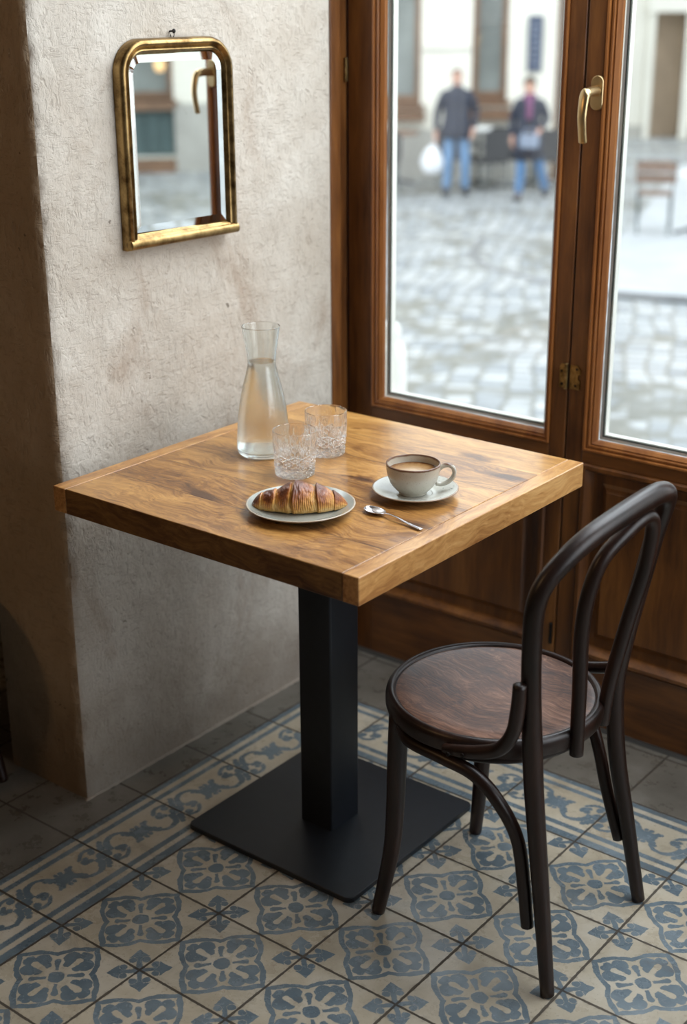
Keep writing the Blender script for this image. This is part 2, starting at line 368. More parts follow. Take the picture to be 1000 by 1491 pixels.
def ceramic(name, base, speck, rim, rim_z=None, patt=False, rim_r=None):
    t = MT(name)
    c = t.ramp(t.noise(22, 5), [(0.35, tuple(x*0.9 for x in base)), (0.65, base)])
    sp = gt(X(t.noise(420, 2)), 0.66)
    c = t.mix((sp*0.5).v, c, speck)
    sep = t.n('ShaderNodeSeparateXYZ'); t.l(t.tc.outputs['Object'], sep.inputs[0])
    x, y, z = (X(o) for o in sep.outputs)
    wob = (X(t.noise(60, 4))-0.5)
    r = sq(x*x+y*y)
    if patt:
        n = X(t.noise(95, 4, 0.7)); side = sstep(X(t.noise(20, 1)), 0.50, 0.56)
        ringm = gt(r, 0.050)*lt(r, 0.070)
        p = gt(n, 0.60)*ringm*side
        c = t.mix((p*0.75).v, c, (0.16, 0.20, 0.19))
    if rim_z is not None:
        m = sstep(z+wob*0.004, rim_z-0.0035, rim_z-0.0005)
        soft = sstep(z+wob*0.01, rim_z-0.020, rim_z)
        c = t.mix((soft*0.35).v, c, (0.42, 0.32, 0.22)); c = t.mix((m*0.9).v, c, rim)
    if rim_r is not None:
        m = sstep(r+wob*0.002, rim_r-0.0022, rim_r-0.0008); c = t.mix((m*0.85).v, c, rim)
    t.color(c); t.rough(0.22); t.set('Coat Weight', 0.3); t.set('Coat Roughness', 0.06)
    t.bump(t.noise(60, 3), 0.04, 0.002)
    return t.m
M_CUP = ceramic('speckled_glaze', (0.56, 0.53, 0.45), (0.27, 0.22, 0.16), (0.13, 0.045, 0.018), rim_z=0.0555)
M_SAUCER = ceramic('patterned_glaze', (0.55, 0.55, 0.49), (0.30, 0.28, 0.24), (0.27, 0.16, 0.09), patt=True, rim_r=0.0755)
M_PLATE = ceramic('grey_green_glaze', (0.33, 0.34, 0.30), (0.18, 0.18, 0.16), (0.50, 0.41, 0.31), rim_r=0.0925)
t = MT('coffee_crema'); sep = t.n('ShaderNodeSeparateXYZ'); t.l(t.tc.outputs['Object'], sep.inputs[0])
cx_, cy_ = X(sep.outputs[0]), X(sep.outputs[1]); rad = sq(cx_*cx_+cy_*cy_)
v = rad*18+(X(t.noise(40, 4, dist=1.2))-0.5)*0.5
t.color(t.ramp(v.v, [(0.05, (0.50, 0.34, 0.19)), (0.35, (0.40, 0.235, 0.10)), (0.62, (0.30, 0.155, 0.055)), (0.80, (0.15, 0.06, 0.018))])); t.rough(0.22); M_COFFEE = t.m

t = MT('croissant_crust'); at = t.n('ShaderNodeAttribute'); at.attribute_name = 'crust'
v = X(at.outputs['Fac'])+(X(t.noise(200, 5, 0.7))-0.5)*0.5+(X(t.noise(45, 3))-0.5)*0.3
t.color(t.ramp(v.v, [(0.02, (0.82, 0.52, 0.19)), (0.27, (0.70, 0.35, 0.075)), (0.50, (0.50, 0.185, 0.030)), (0.74, (0.27, 0.070, 0.012)), (0.97, (0.13, 0.030, 0.008))]))
t.rough((X(t.noise(120, 4))*0.3+0.18).v); t.set('Coat Weight', 0.35); t.set('Coat Roughness', 0.2)
t.bump(X(t.noise(220, 5, 0.7))+X(t.noise(70, 3))*0.8, 0.5, 0.003); M_CROISSANT = t.m

# exterior ------------------------------------------------------------
def cobbles():
    t = MT('cobblestone_paving')
    nz = t.n('ShaderNodeTexNoise'); nz.inputs['Scale'].default_value = 0.45; nz.inputs['Detail'].default_value = 2; t.l(t.tc.outputs['Object'], nz.inputs['Vector'])
    # fans of setts: bend the rows by a smooth field
    vm = t.n('ShaderNodeVectorMath'); vm.operation = 'SCALE'; t.l(nz.outputs['Color'], vm.inputs[0]); vm.inputs['Scale'].default_value = 0.55
    va = t.n('ShaderNodeVectorMath'); va.operation = 'ADD'; t.l(t.mapping((1, 1, 1), (0, 0, 0), (0, 0, -0.45)), va.inputs[0]); t.l(vm.outputs[0], va.inputs[1])
    vo = t.n('ShaderNodeTexVoronoi'); vo.feature = 'DISTANCE_TO_EDGE'; vo.inputs['Randomness'].default_value = 0.22; vo.inputs['Scale'].default_value = 5.8; t.l(va.outputs[0], vo.inputs['Vector'])
    vc = t.n('ShaderNodeTexVoronoi'); vc.inputs['Randomness'].default_value = 0.22; vc.inputs['Scale'].default_value = 5.8; t.l(va.outputs[0], vc.inputs['Vector'])
    sc = t.n('ShaderNodeSeparateColor'); t.l(vc.outputs['Color'], sc.inputs[0])
    c = t.ramp((X(sc.outputs[0])*0.7+X(t.noise(1.2, 4))*0.6-0.15).v, [(0.1, (0.23, 0.25, 0.27)), (0.5, (0.38, 0.395, 0.41)), (0.9, (0.52, 0.525, 0.525))])
    j = 1-sstep(X(vo.outputs['Distance']), 0.02, 0.14)
    moss = t.mix(X(t.noise(0.8, 3)).v, (0.10, 0.10, 0.085), (0.20, 0.18, 0.12))
    t.color(t.mix((j*0.8).v, c, moss)); t.rough((X(t.noise(3, 4))*0.3+0.35).v)
    t.bump(sstep(X(vo.outputs['Distance']), 0.0, 0.22), 0.5, 0.012)
    return t.m
M_COBBLE = cobbles()
M_SLAB = simple('pale_paving_slabs', (0.46, 0.475, 0.49), 0.5, 0, 0.10, 2.5, 0.2, 30)
M_KERB = simple('dark_kerb_stone', (0.20, 0.20, 0.20), 0.6, 0, 0.2, 3)
M_FACADE = simple('cream_facade_render', (0.80, 0.765, 0.67), 0.85, 0, 0.05, 1.5)
M_FACADE2 = simple('pale_facade_stone', (0.74, 0.71, 0.63), 0.85, 0, 0.06, 1.2)
M_PLINTH = simple('plinth_stone', (0.42, 0.40, 0.36), 0.85, 0, 0.15, 2)
M_BROWNFRAME = simple('brown_shop_frame', (0.19, 0.105, 0.06), 0.5, 0, 0.2, 4)
M_SHOPGLASS = simple('dim_shop_glass', (0.24, 0.26, 0.25), 0.12, 0.2, 0.35, 0.9)
M_TEAL = simple('teal_shutter_paint', (0.075, 0.115, 0.115), 0.55, 0, 0.2, 3)
M_NAVY = simple('navy_sign_paint', (0.05, 0.07, 0.12), 0.5)
M_SIGNTXT = simple('pale_sign_lettering', (0.30, 0.33, 0.40), 0.5)
M_DOORWAY = simple('tan_door_recess', (0.36, 0.27, 0.19), 0.7, 0, 0.12, 2)
M_TERR_DARK = simple('dark_terrace_wicker', (0.060, 0.058, 0.060), 0.6, 0, 0.3, 20)
M_TERR_BROWN = simple('brown_terrace_wood', (0.24, 0.15, 0.105), 0.55, 0, 0.2, 10)
M_CLOTH = simple('white_tablecloth', (0.78, 0.78, 0.76), 0.8, 0, 0.04)
M_SLATWOOD = simple('weathered_slat_wood', (0.21, 0.14, 0.105), 0.6, 0, 0.2, 12)
M_METALGREY = simple('grey_green_chair_frame', (0.16, 0.18, 0.18), 0.4, 0.5)
M_SKIN = simple('skin', (0.62, 0.36, 0.27), 0.5, 0, 0.06)
M_LIPS = simple('lips', (0.42, 0.16, 0.13), 0.5, 0, 0.05)
M_JACKET = simple('charcoal_jacket', (0.035, 0.040, 0.060), 0.75, 0, 0.25, 18, 0.2, 60)
M_COAT = simple('dark_navy_coat', (0.032, 0.036, 0.055), 0.75, 0, 0.25, 18, 0.2, 60)
M_JEANS = simple('blue_jeans', (0.16, 0.27, 0.43), 0.8, 0, 0.2, 12)
M_JEANS2 = simple('darker_blue_jeans', (0.10, 0.20, 0.36), 0.8, 0, 0.2, 12)
M_SHOE = simple('dark_shoe_leather', (0.03, 0.03, 0.035), 0.4)
M_HAIR = simple('dark_brown_hair', (0.030, 0.018, 0.012), 0.85, 0, 0.3, 60)
M_GREYHAIR = simple('cropped_greying_hair', (0.20, 0.15, 0.13), 0.6, 0, 0.2, 60)
M_SCARF = simple('purple_scarf', (0.17, 0.065, 0.14), 0.8, 0, 0.3, 30)
M_BAG = simple('white_plastic_bag', (0.80, 0.80, 0.82), 0.4, 0, 0.05)
M_GREYBAG = simple('grey_blue_bag', (0.24, 0.28, 0.36), 0.6)
M_STONEWHITE = simple('white_painted_stone', (0.82, 0.81, 0.77), 0.7, 0, 0.04)

# ------------------------------------------------------------------ mesh helpers
def link(name, bm, mat, parent=None, loc=None, smooth=None, bevel=None, bseg=2, subsurf=0, mats=None):
    bmesh.ops.recalc_face_normals(bm, faces=bm.faces)
    me = bpy.data.meshes.new(name); bm.to_mesh(me); bm.free()
    for m_ in (mats or [mat]): me.materials.append(m_)
    o = bpy.data.objects.new(name, me); COL.objects.link(o)
    if parent: o.parent = parent
    if loc: o.location = loc
    if smooth is not None:
        for p in me.polygons: p.use_smooth = True
        if smooth < 180: me.set_sharp_from_angle(angle=math.radians(smooth))
    if bevel:
        md = o.modifiers.new('bevel', 'BEVEL'); md.width = bevel; md.segments = bseg; md.limit_method = 'ANGLE'; md.angle_limit = math.radians(40)
        for p in me.polygons: p.use_smooth = True
        me.set_sharp_from_angle(angle=math.radians(35)); md.harden_normals = False
    if subsurf:
        md = o.modifiers.new('sub', 'SUBSURF'); md.levels = subsurf; md.render_levels = subsurf
    return o
def empty(name, loc, label, cat, group=None, rotz=0):
    o = bpy.data.objects.new(name, None); COL.objects.link(o); o.location = loc; o.rotation_euler = (0, 0, rotz); o.empty_display_size = 0.1
    tag(o, label, cat, group); return o
def tag(o, label, cat, group=None, kind=None):
    o['label'] = label; o['category'] = cat
    if group: o['group'] = group
    if kind: o['kind'] = kind
    return o
def struct(o): o['kind'] = 'structure'; return o
def box(bm, x0, x1, y0, y1, z0, z1):
    vs = [bm.verts.new((x, y, z)) for z in (z0, z1) for x, y in ((x0, y0), (x1, y0), (x1, y1), (x0, y1))]
    for f in ((0, 3, 2, 1), (4, 5, 6, 7), (0, 1, 5, 4), (1, 2, 6, 5), (2, 3, 7, 6), (3, 0, 4, 7)): bm.faces.new([vs[i] for i in f])
def prism(bm, poly, a0, a1, axis='z'):
    """extrude a 2D outline; axis z: (x,y), axis y: (x,z), axis x: (y,z)"""
    def P(u, v, a): return {'z': (u, v, a), 'y': (u, a, v), 'x': (a, u, v)}[axis]
    A = [bm.verts.new(P(u, v, a0)) for u, v in poly]; B = [bm.verts.new(P(u, v, a1)) for u, v in poly]
    bm.faces.new(A[::-1]); bm.faces.new(B)
    n = len(poly)
    for i in range(n): bm.faces.new((A[i], A[(i+1) % n], B[(i+1) % n], B[i]))
def lathe(bm, prof, seg=64, cx=0, cy=0, fn=None, close=False):
    rings = []
    for r, z in prof:
        if r < 1e-6: rings.append([bm.verts.new((cx, cy, z))])
        else:
            rings.append([bm.verts.new((cx+(r if fn is None else fn(r, 2*PI*i/seg, z))*math.cos(2*PI*i/seg), cy+(r if fn is None else fn(r, 2*PI*i/seg, z))*math.sin(2*PI*i/seg), z)) for i in range(seg)])
    prs = list(zip(rings, rings[1:]))
    if close: prs.append((rings[-1], rings[0]))
    for A, B in prs:
        if len(A) == 1 and len(B) == 1: continue
        for i in range(seg):
            j = (i+1) % seg
            if len(A) == 1: bm.faces.new((A[0], B[i], B[j]))
            elif len(B) == 1: bm.faces.new((A[i], A[j], B[0]))
            else: bm.faces.new((A[i], A[j], B[j], B[i]))
def smooth_path(pts, n=8):
    """Catmull-Rom through (x,y,z,r)"""
    P = [Vector(p) for p in pts]; P = [P[0]*2-P[1]]+P+[P[-1]*2-P[-2]]
    out = []
    for i in range(1, len(P)-2):
        for k in range(n):
            t_ = k/n; a, b, c, d = P[i-1], P[i], P[i+1], P[i+2]
            out.append(0.5*((2*b)+(c-a)*t_+(2*a-5*b+4*c-d)*t_*t_+(3*b-a-3*c+d)*t_**3))
    out.append(P[-2]); return out
def V4(x, y, z, r): return (x, y, z, r)
def tube(bm, pts, seg=20, n=8, smooth=True, flat=1.0, up=None, cap_round=True):
    """pts: (x,y,z,r); flat squashes the section along 'up'"""
    P = smooth_path(pts, n) if smooth and len(pts) > 2 else [Vector(p) for p in pts]
    C3 = [Vector(p[:3]) for p in P]; R = [p[3] for p in P]
    rings = []; prevn = None
    for i, c in enumerate(C3):
        tdir = (C3[min(i+1, len(C3)-1)]-C3[max(i-1, 0)]).normalized()
        if up is not None: nrm = Vector(up)-tdir*Vector(up).dot(tdir)
        elif prevn is None: nrm = tdir.orthogonal()
        else: nrm = prevn-tdir*prevn.dot(tdir)
        nrm.normalize(); prevn = nrm; bi = tdir.cross(nrm)
        rings.append((c, nrm, bi, R[i], tdir))
    def mk(c, nrm, bi, r): return [bm.verts.new(c+nrm*(math.cos(2*PI*k/seg)*r*flat)+bi*(math.sin(2*PI*k/seg)*r)) for k in range(seg)]
    L = []
    c, nrm, bi, r, td = rings[0]
    s0 = bm.verts.new(c-td*r*0.35) if cap_round else bm.verts.new(c)
    if cap_round: L.append(mk(c-td*r*0.28, nrm, bi, r*0.6))
    for g in rings: L.append(mk(*g[:4]))
    c, nrm, bi, r, td = rings[-1]
    s1 = bm.verts.new(c+td*r*0.35) if cap_round else bm.verts.new(c)
    if cap_round: L.append(mk(c+td*r*0.28, nrm, bi, r*0.6))
    for k in range(seg): bm.faces.new((s0, L[0][(k+1) % seg], L[0][k])); bm.faces.new((s1, L[-1][k], L[-1][(k+1) % seg]))
    for A, B in zip(L, L[1:]):
        for k in range(seg): bm.faces.new((A[k], A[(k+1) % seg], B[(k+1) % seg], B[k]))
def ellipsoid(bm, c, r, seg=24, rings=16, mat=None):
    mt = Matrix.Translation(c) @ (mat or Matrix()) @ Matrix.Diagonal((*r, 1))
    bmesh.ops.create_uvsphere(bm, u_segments=seg, v_segments=rings, radius=1, matrix=mt)
def NB(): return bmesh.new()
def rrect(x0, x1, y0, y1, r, n=6):
    out = []
    for cx, cy, a0 in ((x1-r, y1-r, 0), (x0+r, y1-r, 90), (x0+r, y0+r, 180), (x1-r, y0+r, 270)):
        for k in range(n+1):
            a = math.radians(a0+90*k/n); out.append((cx+r*math.cos(a), cy+r*math.sin(a)))
    return out

# ------------------------------------------------------------------ setting: room shell
YW = 0.757
bm = NB(); box(bm, -1.8, 3.3, -3.2, 0.757, -0.05, 0); struct(link('floor', bm, M_FLOOR))

def rough_box(name, x0, x1, y0, y1, z0, z1, step, amp, mats, side_fn):
    """a plastered block with uneven faces and chipped arrises"""
    bm = NB()
    def face(o, du, dv, nu, nv, mi):
        g = [[bm.verts.new(Vector(o)+Vector(du)*(i/nu)+Vector(dv)*(j/nv)) for i in range(nu+1)] for j in range(nv+1)]
        for j in range(nv):
            for i in range(nu):
                f = bm.faces.new((g[j][i], g[j][i+1], g[j+1][i+1], g[j+1][i])); f.material_index = mi
    dx, dy, dz = x1-x0, y1-y0, z1-z0
    nx, ny, nz = max(1, int(dx/step)), max(1, int(dy/step)), max(1, int(dz/step))
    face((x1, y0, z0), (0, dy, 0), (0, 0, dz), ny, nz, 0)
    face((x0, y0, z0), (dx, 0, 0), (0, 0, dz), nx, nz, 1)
    face((x0, y1, z0), (0, -dy, 0), (0, 0, dz), 2, 2, 1)
    face((x1, y1, z0), (-dx, 0, 0), (0, 0, dz), 2, 2, 0)
    bmesh.ops.remove_doubles(bm, verts=bm.verts, dist=1e-5)
    for v_ in bm.verts:
        p = v_.co
        if p.y > y1-0.03: continue
        n = noise.noise(p*6)*0.5+noise.noise(p*19)*0.22
        cxd = abs(p.x-x1)+abs(p.y-y0)
        chip = max(0, 1-cxd/0.018)*(0.0035+0.006*max(0, noise.noise(Vector((p.z*26, p.z*3, 1))))+0.010*max(0, noise.noise(Vector((p.z*9, 5, 1)))-0.25))
        v_.co += Vector((-n*amp-chip if p.x > x1-1e-4 else 0, n*amp+chip if p.y < y0+1e-4 else 0, 0))
    return link(name, bm, None, mats=mats, smooth=50)
struct(rough_box('wall_left', -0.235, 0.0, -0.146, 0.679, 0.0, 3.0, 0.009, 0.004, [M_PLASTER, M_PLASTER_DARK], None))
bm = NB(); pts_ = [(0.001+0.003*noise.noise(Vector((k*0.9, 0, 0))), -0.15+0.0138*k, 0.0, 0.0045+0.003*noise.noise(Vector((k*0.7, 3, 0)))) for k in range(61)]
tube(bm, pts_, 8, smooth=False, up=(0, 0, 1), flat=0.6); struct(link('trim_7', bm, M_PLASTER, smooth=80))
bm = NB(); box(bm, -1.8, -0.235, 0.62, 0.757, 0, 3.0); struct(link('wall_recess', bm, M_PAINT))
bm = NB(); box(bm, -1.9, -1.8, -3.2, 0.757, 0, 3.0); struct(link('wall_far_left', bm, M_PAINT))
bm = NB(); box(bm, -1.9, 3.4, -3.3, -3.2, 0, 3.0); struct(link('wall_back', bm, M_PAINT))
bm = NB(); box(bm, -1.9, 3.4, -3.3, 0.95, 3.0, 3.1); struct(link('ceiling', bm, M_PAINT))
bm = NB()
box(bm, 3.3, 3.4, -3.2, -0.9, 0, 3.0); box(bm, 3.3, 3.4, -0.9, 0.757, 0, 0.6); box(bm, 3.3, 3.4, -0.9, 0.757, 2.6, 3.0)
struct(link('wall_right', bm, M_PAINT))
bm = NB(); box(bm, -1.9, 3.4, 0.757, 0.95, 2.62, 3.0); box(bm, -1.9, -0.06, 0.757, 0.95, -1.2, 2.62); box(bm, 2.42, 3.4, 0.757, 0.95, -1.2, 2.62)
box(bm, -0.06, 2.42, 0.80, 0.95, -1.2, -0.005)
struct(link('wall_front', bm, M_FACADE))

# glazed wooden doors
def frame_profile(bm, x0, x1, z0, z1, steps):
    """stepped rectangular moulding: steps = [(inset, y)...]; consecutive rectangles joined"""
    rects = []
    for ins, y in steps:
        rects.append([bm.verts.new(p) for p in ((x0+ins, y, z0+ins), (x1-ins, y, z0+ins), (x1-ins, y, z1-ins), (x0+ins, y, z1-ins))])
    for A, B in zip(rects, rects[1:]):
        for i in range(4): bm.faces.new((A[i], A[(i+1) % 4], B[(i+1) % 4], B[i]))
    return rects
def leaf(n, x0, x1, glass_x0, glass_x1):
    root = bpy.data.objects.new('door_%d' % n, None); COL.objects.link(root); root.location = (x0, YW, 0); root['kind'] = 'structure'
    ox = x0; W_ = x1-x0; g0 = glass_x0-ox; g1 = glass_x1-ox; zt = 2.58; T = 0.058
    gb = 0.680
    st0 = g0-0.028; st1 = g1+0.018; rb = gb-0.025; rt = zt-0.10
    for a, b in ((0, st0), (st1, W_)):
        bm = NB(); box(bm, a, b, 0, T, 0.012, zt); link('stile', bm, M_DOOR, root, bevel=0.0025)
    # rails
    bm = NB(); box(bm, st0, st1, 0, T, 0.628, rb); link('rail', bm, M_DOOR_H, root, bevel=0.002)
    bm = NB(); box(bm, st0, st1, 0, T, 0.012, 0.175); link('rail', bm, M_DOOR_H, root, bevel=0.002)
    bm = NB(); box(bm, st0, st1, 0, T, rt, zt); link('rail', bm, M_DOOR_H, root, bevel=0.002)
    # glazing bead moulding (ogee steps)
    bm = NB(); rects = []
    for t_, y in ((0.0, 0.002), (0.08, -0.005), (0.24, -0.005), (0.30, 0.002), (0.36, 0.003), (0.42, -0.001), (0.56, -0.001), (0.62, 0.004), (0.68, 0.004), (0.74, 0.002), (1.0, 0.008), (1.0, 0.018)):
        il = (g0-st0)*t_; ir = (st1-g1)*t_; ib = (gb-rb)*t_
        rects.append([bm.verts.new(p) for p in ((st0+il, y, rb+ib), (st1-ir, y, rb+ib), (st1-ir, y, rt-ib), (st0+il, y, rt-ib))])
    for A, B in zip(rects, rects[1:]):
        for i in range(4): bm.faces.new((A[i], A[(i+1) % 4], B[(i+1) % 4], B[i]))
    link('glazing_bead', bm, M_BEAD, root)
    # pane + spacer + gasket + outside white frame
    def ring(nm, ins0, ins1, y0, y1, mat, zb0=None):
        bm = NB()
        a0, a1, b0, b1 = g0+ins0, g1-ins0, gb+ins0, rt-0.025-ins0
        c0, c1, d0, d1 = g0+ins1, g1-ins1, gb+ins1, rt-0.025-ins1
        box(bm, a0, c0, y0, y1, b0, b1); box(bm, c1, a1, y0, y1, b0, b1); box(bm, c0, c1, y0, y1, b0, d0); box(bm, c0, c1, y0, y1, d1, b1)
        return link(nm, bm, mat, root)
    bm = NB(); box(bm, g0-0.004, g1+0.004, 0.018, 0.022, gb-0.004, rt-0.021)
    link('pane', bm, M_PANE, root)
    ring('spacer', 0.0, 0.0062, 0.0225, 0.0250, M_SPACER); ring('gasket', 0.0062, 0.0086, 0.0225, 0.0250, M_GASKET)
    ring('outer_frame', 0.0, 0.0112, 0.0252, 0.041, M_WHITEOUT)
    # raised and fielded panel
    bm = NB(); p0, p1, q0, q1 = st0, st1, 0.175, 0.628
    rects = []
    for ins, y in [(0.0, 0.001), (0.004, -0.005), (0.012, -0.005), (0.018, 0.006), (0.024, 0.018), (0.044, 0.020), (0.052, 0.017), (0.060, 0.008), (0.066, 0.008)]:
        rects.append([bm.verts.new(p) for p in ((p0+ins, y, q0+ins), (p1-ins, y, q0+ins), (p1-ins, y, q1-ins), (p0+ins, y, q1-ins))])
    for A, B in zip(rects, rects[1:]):
        for i in range(4): bm.faces.new((A[i], A[(i+1) % 4], B[(i+1) % 4], B[i]))
    bm.faces.new(rects[-1])
    b2 = [bm.verts.new(p) for p in ((p0, 0.05, q0), (p1, 0.05, q0), (p1, 0.05, q1), (p0, 0.05, q1))]
    bm.faces.new(b2[::-1])
    for i in range(4): bm.faces.new((rects[0][i], rects[0][(i+1) % 4], b2[(i+1) % 4], b2[i]))
    link('panel', bm, M_DOOR, root)
    return root
d1 = leaf(1, -0.009, 0.579, 0.086, 0.523)
d2 = leaf(2, 0.583, 1.170, 0.651, 1.100)
d3 = leaf(3, 1.245, 1.825, 1.32, 1.75)
d4 = leaf(4, 1.829, 2.409, 1.90, 2.33)
# frame: jamb post, middle post, head, sill
bm = NB(); box(bm, -0.10, 0.003, 0.679, 0.716, 0, 2.62); box(bm, -0.10, -0.016, 0.716, 0.83, 0, 2.62)
struct(link('trim_1', bm, M_DOOR, bevel=0.003))
bm = NB(); box(bm, 1.172, 1.243, 0.74, 0.83, 0, 2.62); struct(link('trim_2', bm, M_DOOR, bevel=0.003))
bm = NB(); box(bm, -0.016, 2.42, 0.75, 0.83, 2.58, 2.62); struct(link('trim_3', bm, M_DOOR_H))
bm = NB(); box(bm, -0.016, 2.42, 0.76, 0.86, -0.005, 0.010); struct(link('trim_4', bm, M_KERB))
# hardware
def hinge(root_, x, z, w=0.026, h=0.052):
    root = bpy.data.objects.new('hinge', None); COL.objects.link(root); root.parent = root_; root.location = (x-root_.location.x, 0, z)
    bm = NB(); prism(bm, [(0.003, -h/2), (0.025, -h/2), (0.027, -h/2+0.004), (0.027, -0.006), (0.022, -0.003), (0.022, 0.005), (0.027, 0.008), (0.027, h/2-0.008), (0.020, h/2), (0.003, h/2)], -0.004, -0.0005, 'y')
    link('hinge_leaf', bm, M_HINGE, root)
    bm = NB(); prism(bm, [(-0.022, -h/2), (-0.003, -h/2), (-0.003, h/2), (-0.018, h/2), (-0.022, h/2-0.006)], -0.0035, -0.0005, 'y'); link('hinge_leaf', bm, M_HINGE, root)
    bm = NB(); tube(bm, [(-0.006, -0.005, -h/2-0.001, 0.0045), (-0.006, -0.005, h/2+0.001, 0.0045)], 12, smooth=False); link('knuckle', bm, M_HINGE, root, smooth=40)
    for sx, sz in ((0.019, 0.018), (0.017, -0.018), (-0.017, 0.010), (-0.016, -0.018)):
        bm = NB(); lathe(bm, [(0, 0.0), (0.0026, 0.0), (0.0030, 0.001), (0.0022, 0.0016), (0, 0.0017)], 12)
        o = link('screw', bm, M_NAIL, root, smooth=30); o.rotation_euler = (PI/2, 0, 0); o.location = (sx, -0.0035, sz)
hinge(d1, 0.583, 0.812)
bm = NB(); tube(bm, [(0.576-0.579, 0, 0, 0.004), (0.576-0.579, 0, 0.05, 0.004)], 10, smooth=False); o = link('lower_hinge', bm, M_NAIL, d1); o.location = (0.575+0.009, -0.004, 0.185)
bm = NB(); tube(bm, [(0, 0, -0.024, 0.0045), (0, 0, 0.024, 0.0045)], 10, smooth=False); o = link('upper_hinge', bm, M_HINGE, d1); o.location = (-0.003, -0.004, 1.415)
# espagnolette handle on leaf 2
hr = bpy.data.objects.new('door_handle', None); COL.objects.link(hr); hr.parent = d2; hr.location = (0.613-0.583, 0, 1.389)
bm = NB(); pts = rrect(-0.0135, 0.0135, -0.033, 0.033, 0.0133, 8); prism(bm, pts, -0.008, 0.0, 'y'); link('escutcheon', bm, M_BRASS, hr, bevel=0.002)
bm = NB(); tube(bm, [(0, -0.006, 0.004, 0.0105), (0, -0.03, 0.004, 0.0095), (0, -0.048, 0.002, 0.0095)], 16); link('neck', bm, M_BRASS, hr, smooth=60)
bm = NB(); tube(bm, [(0.004, -0.047, 0.007, 0.0075), (0, -0.053, 0.000, 0.0105), (0, -0.059, -0.022, 0.0100), (0, -0.061, -0.045, 0.0094), (0, -0.057, -0.070, 0.0088), (0, -0.053, -0.090, 0.0090)], 20, up=(0, 1, 0), flat=0.55)
link('lever', bm, M_BRASS, hr, smooth=60)

# ------------------------------------------------------------------ wall mirror
mroot = empty('wall_mirror', (0.006, 0.199, 1.305), 'arched brass-framed wall mirror hanging on the white plaster wall', 'mirror')
mroot.rotation_euler = (0, 0, -0.035)
MY0, MY1, MZ0, MZ1, MR = -0.154, 0.140, -0.189, 0.193, 0.062    # outer frame, local y,z
def arch(ins, bot=None):
    """outline in (y,z) inset by ins, rounded top corners, square bottom"""
    y0, y1, z1 = MY0+ins, MY1-ins, MZ1-ins; z0 = MZ0+(ins if bot is None else bot); r = max(0.006, MR-ins)
    out = [(y0, z0), (y1, z0)]
    for k in range(13): a = math.radians(90*k/12); out.append((y1-r+r*math.cos(a), z1-r+r*math.sin(a)))
    for k in range(13): a = math.radians(90+90*k/12); out.append((y0+r+r*math.cos(a), z1-r+r*math.sin(a)))
    return out
bm = NB()
prof = [(0.0, 0.0005), (0.0, 0.014), (0.0015, 0.019), (0.005, 0.0235), (0.009, 0.0245), (0.0125, 0.022), (0.0145, 0.0175), (0.0165, 0.0165), (0.018, 0.019), (0.0205, 0.0205), (0.0235, 0.018), (0.0255, 0.0125), (0.028, 0.0105)]
rings = []
for ins, d in prof: rings.append([bm.verts.new((d, y, z)) for y, z in arch(ins)])
n = len(rings[0])
for A, B in zip(rings, rings[1:]):
    for i in range(n): bm.faces.new((A[i], A[(i+1) % n], B[(i+1) % n], B[i]))
bm.faces.new(rings[0][::-1])
link('frame', bm, M_GILT, mroot, smooth=40)
bm = NB(); tube(bm, [(0.017, MY0+0.003, MZ0+0.011, 0.0108), (0.017, MY1-0.002, MZ0+0.011, 0.0108)], 24, smooth=False, flat=0.9)
link('bottom_bar', bm, M_GILT, mroot, smooth=50)
bm = NB()
o1 = [bm.verts.new((0.0107, y, z)) for y, z in arch(0.0275)]; o2 = [bm.verts.new((0.0128, y, z)) for y, z in arch(0.0425)]
for i in range(n): bm.faces.new((o1[i], o1[(i+1) % n], o2[(i+1) % n], o2[i]))
bm.faces.new(o2)
mg = link('mirror_glass', bm, M_MIRROR, mroot); mg.rotation_euler = (0, 0, -0.036)
nroot = empty('wall_nail', (0.0, 0.198, 1.508), 'small black nail with wire hook in the plaster above the mirror', 'nail')
bm = NB(); tube(bm, [(-0.006, 0, 0, 0.0016), (0.010, 0, 0.001, 0.0018)], 10, smooth=False); lathe(bm, [(0, 0)], 4) if False else None
link('shank', bm, M_NAIL, nroot)
bm = NB(); ellipsoid(bm, (0.011, 0, 0.001), (0.002, 0.0045, 0.0045), 12, 8); link('head', bm, M_NAIL, nroot)
bm = NB(); tube(bm, [(0.004, 0.002, 0.001, 0.0008), (0.006, 0.005, -0.004, 0.0008), (0.006, 0.003, -0.010, 0.0008), (0.006, -0.003, -0.011, 0.0008), (0.006, -0.004, -0.005, 0.0008)], 8)
link('wire_loop', bm, M_NAIL, nroot, smooth=60)

# ------------------------------------------------------------------ table
TX0, TX1, TY0, TY1, TZ, TH = 0.0892, 0.7883, -0.2432, 0.4559, 0.741, 0.0481
tcx, tcy = (TX0+TX1)/2, (TY0+TY1)/2
tab = empty('cafe_table', (tcx, tcy, 0), 'square wooden cafe table on a black steel pedestal with square base', 'table')
h = (TX1-TX0)/2
bm = NB(); box(bm, -h+0.0325, h-0.0325, -h, h, TZ-TH, TZ)
link('tabletop', bm, M_TABLE, tab, bevel=0.0016)
for s in (-1, 1):
    bm = NB(); a, b = sorted((s*h, s*(h-0.032))); box(bm, a, b, -h, h, TZ-TH, TZ); link('edge_strip', bm, M_TABLE_END, tab, bevel=0.0016)
bm = NB(); box(bm, -0.16, 0.16, -0.16, 0.16, TZ-TH-0.006, TZ-TH); link('mounting_plate', bm, M_IRON, tab)
px, py = 0.448-tcx, 0.104-tcy
bm = NB(); prism(bm, rrect(px-0.040, px+0.040, py-0.044, py+0.044, 0.005, 4), 0.011, TZ-TH-0.006); link('column', bm, M_IRON, tab, smooth=30)
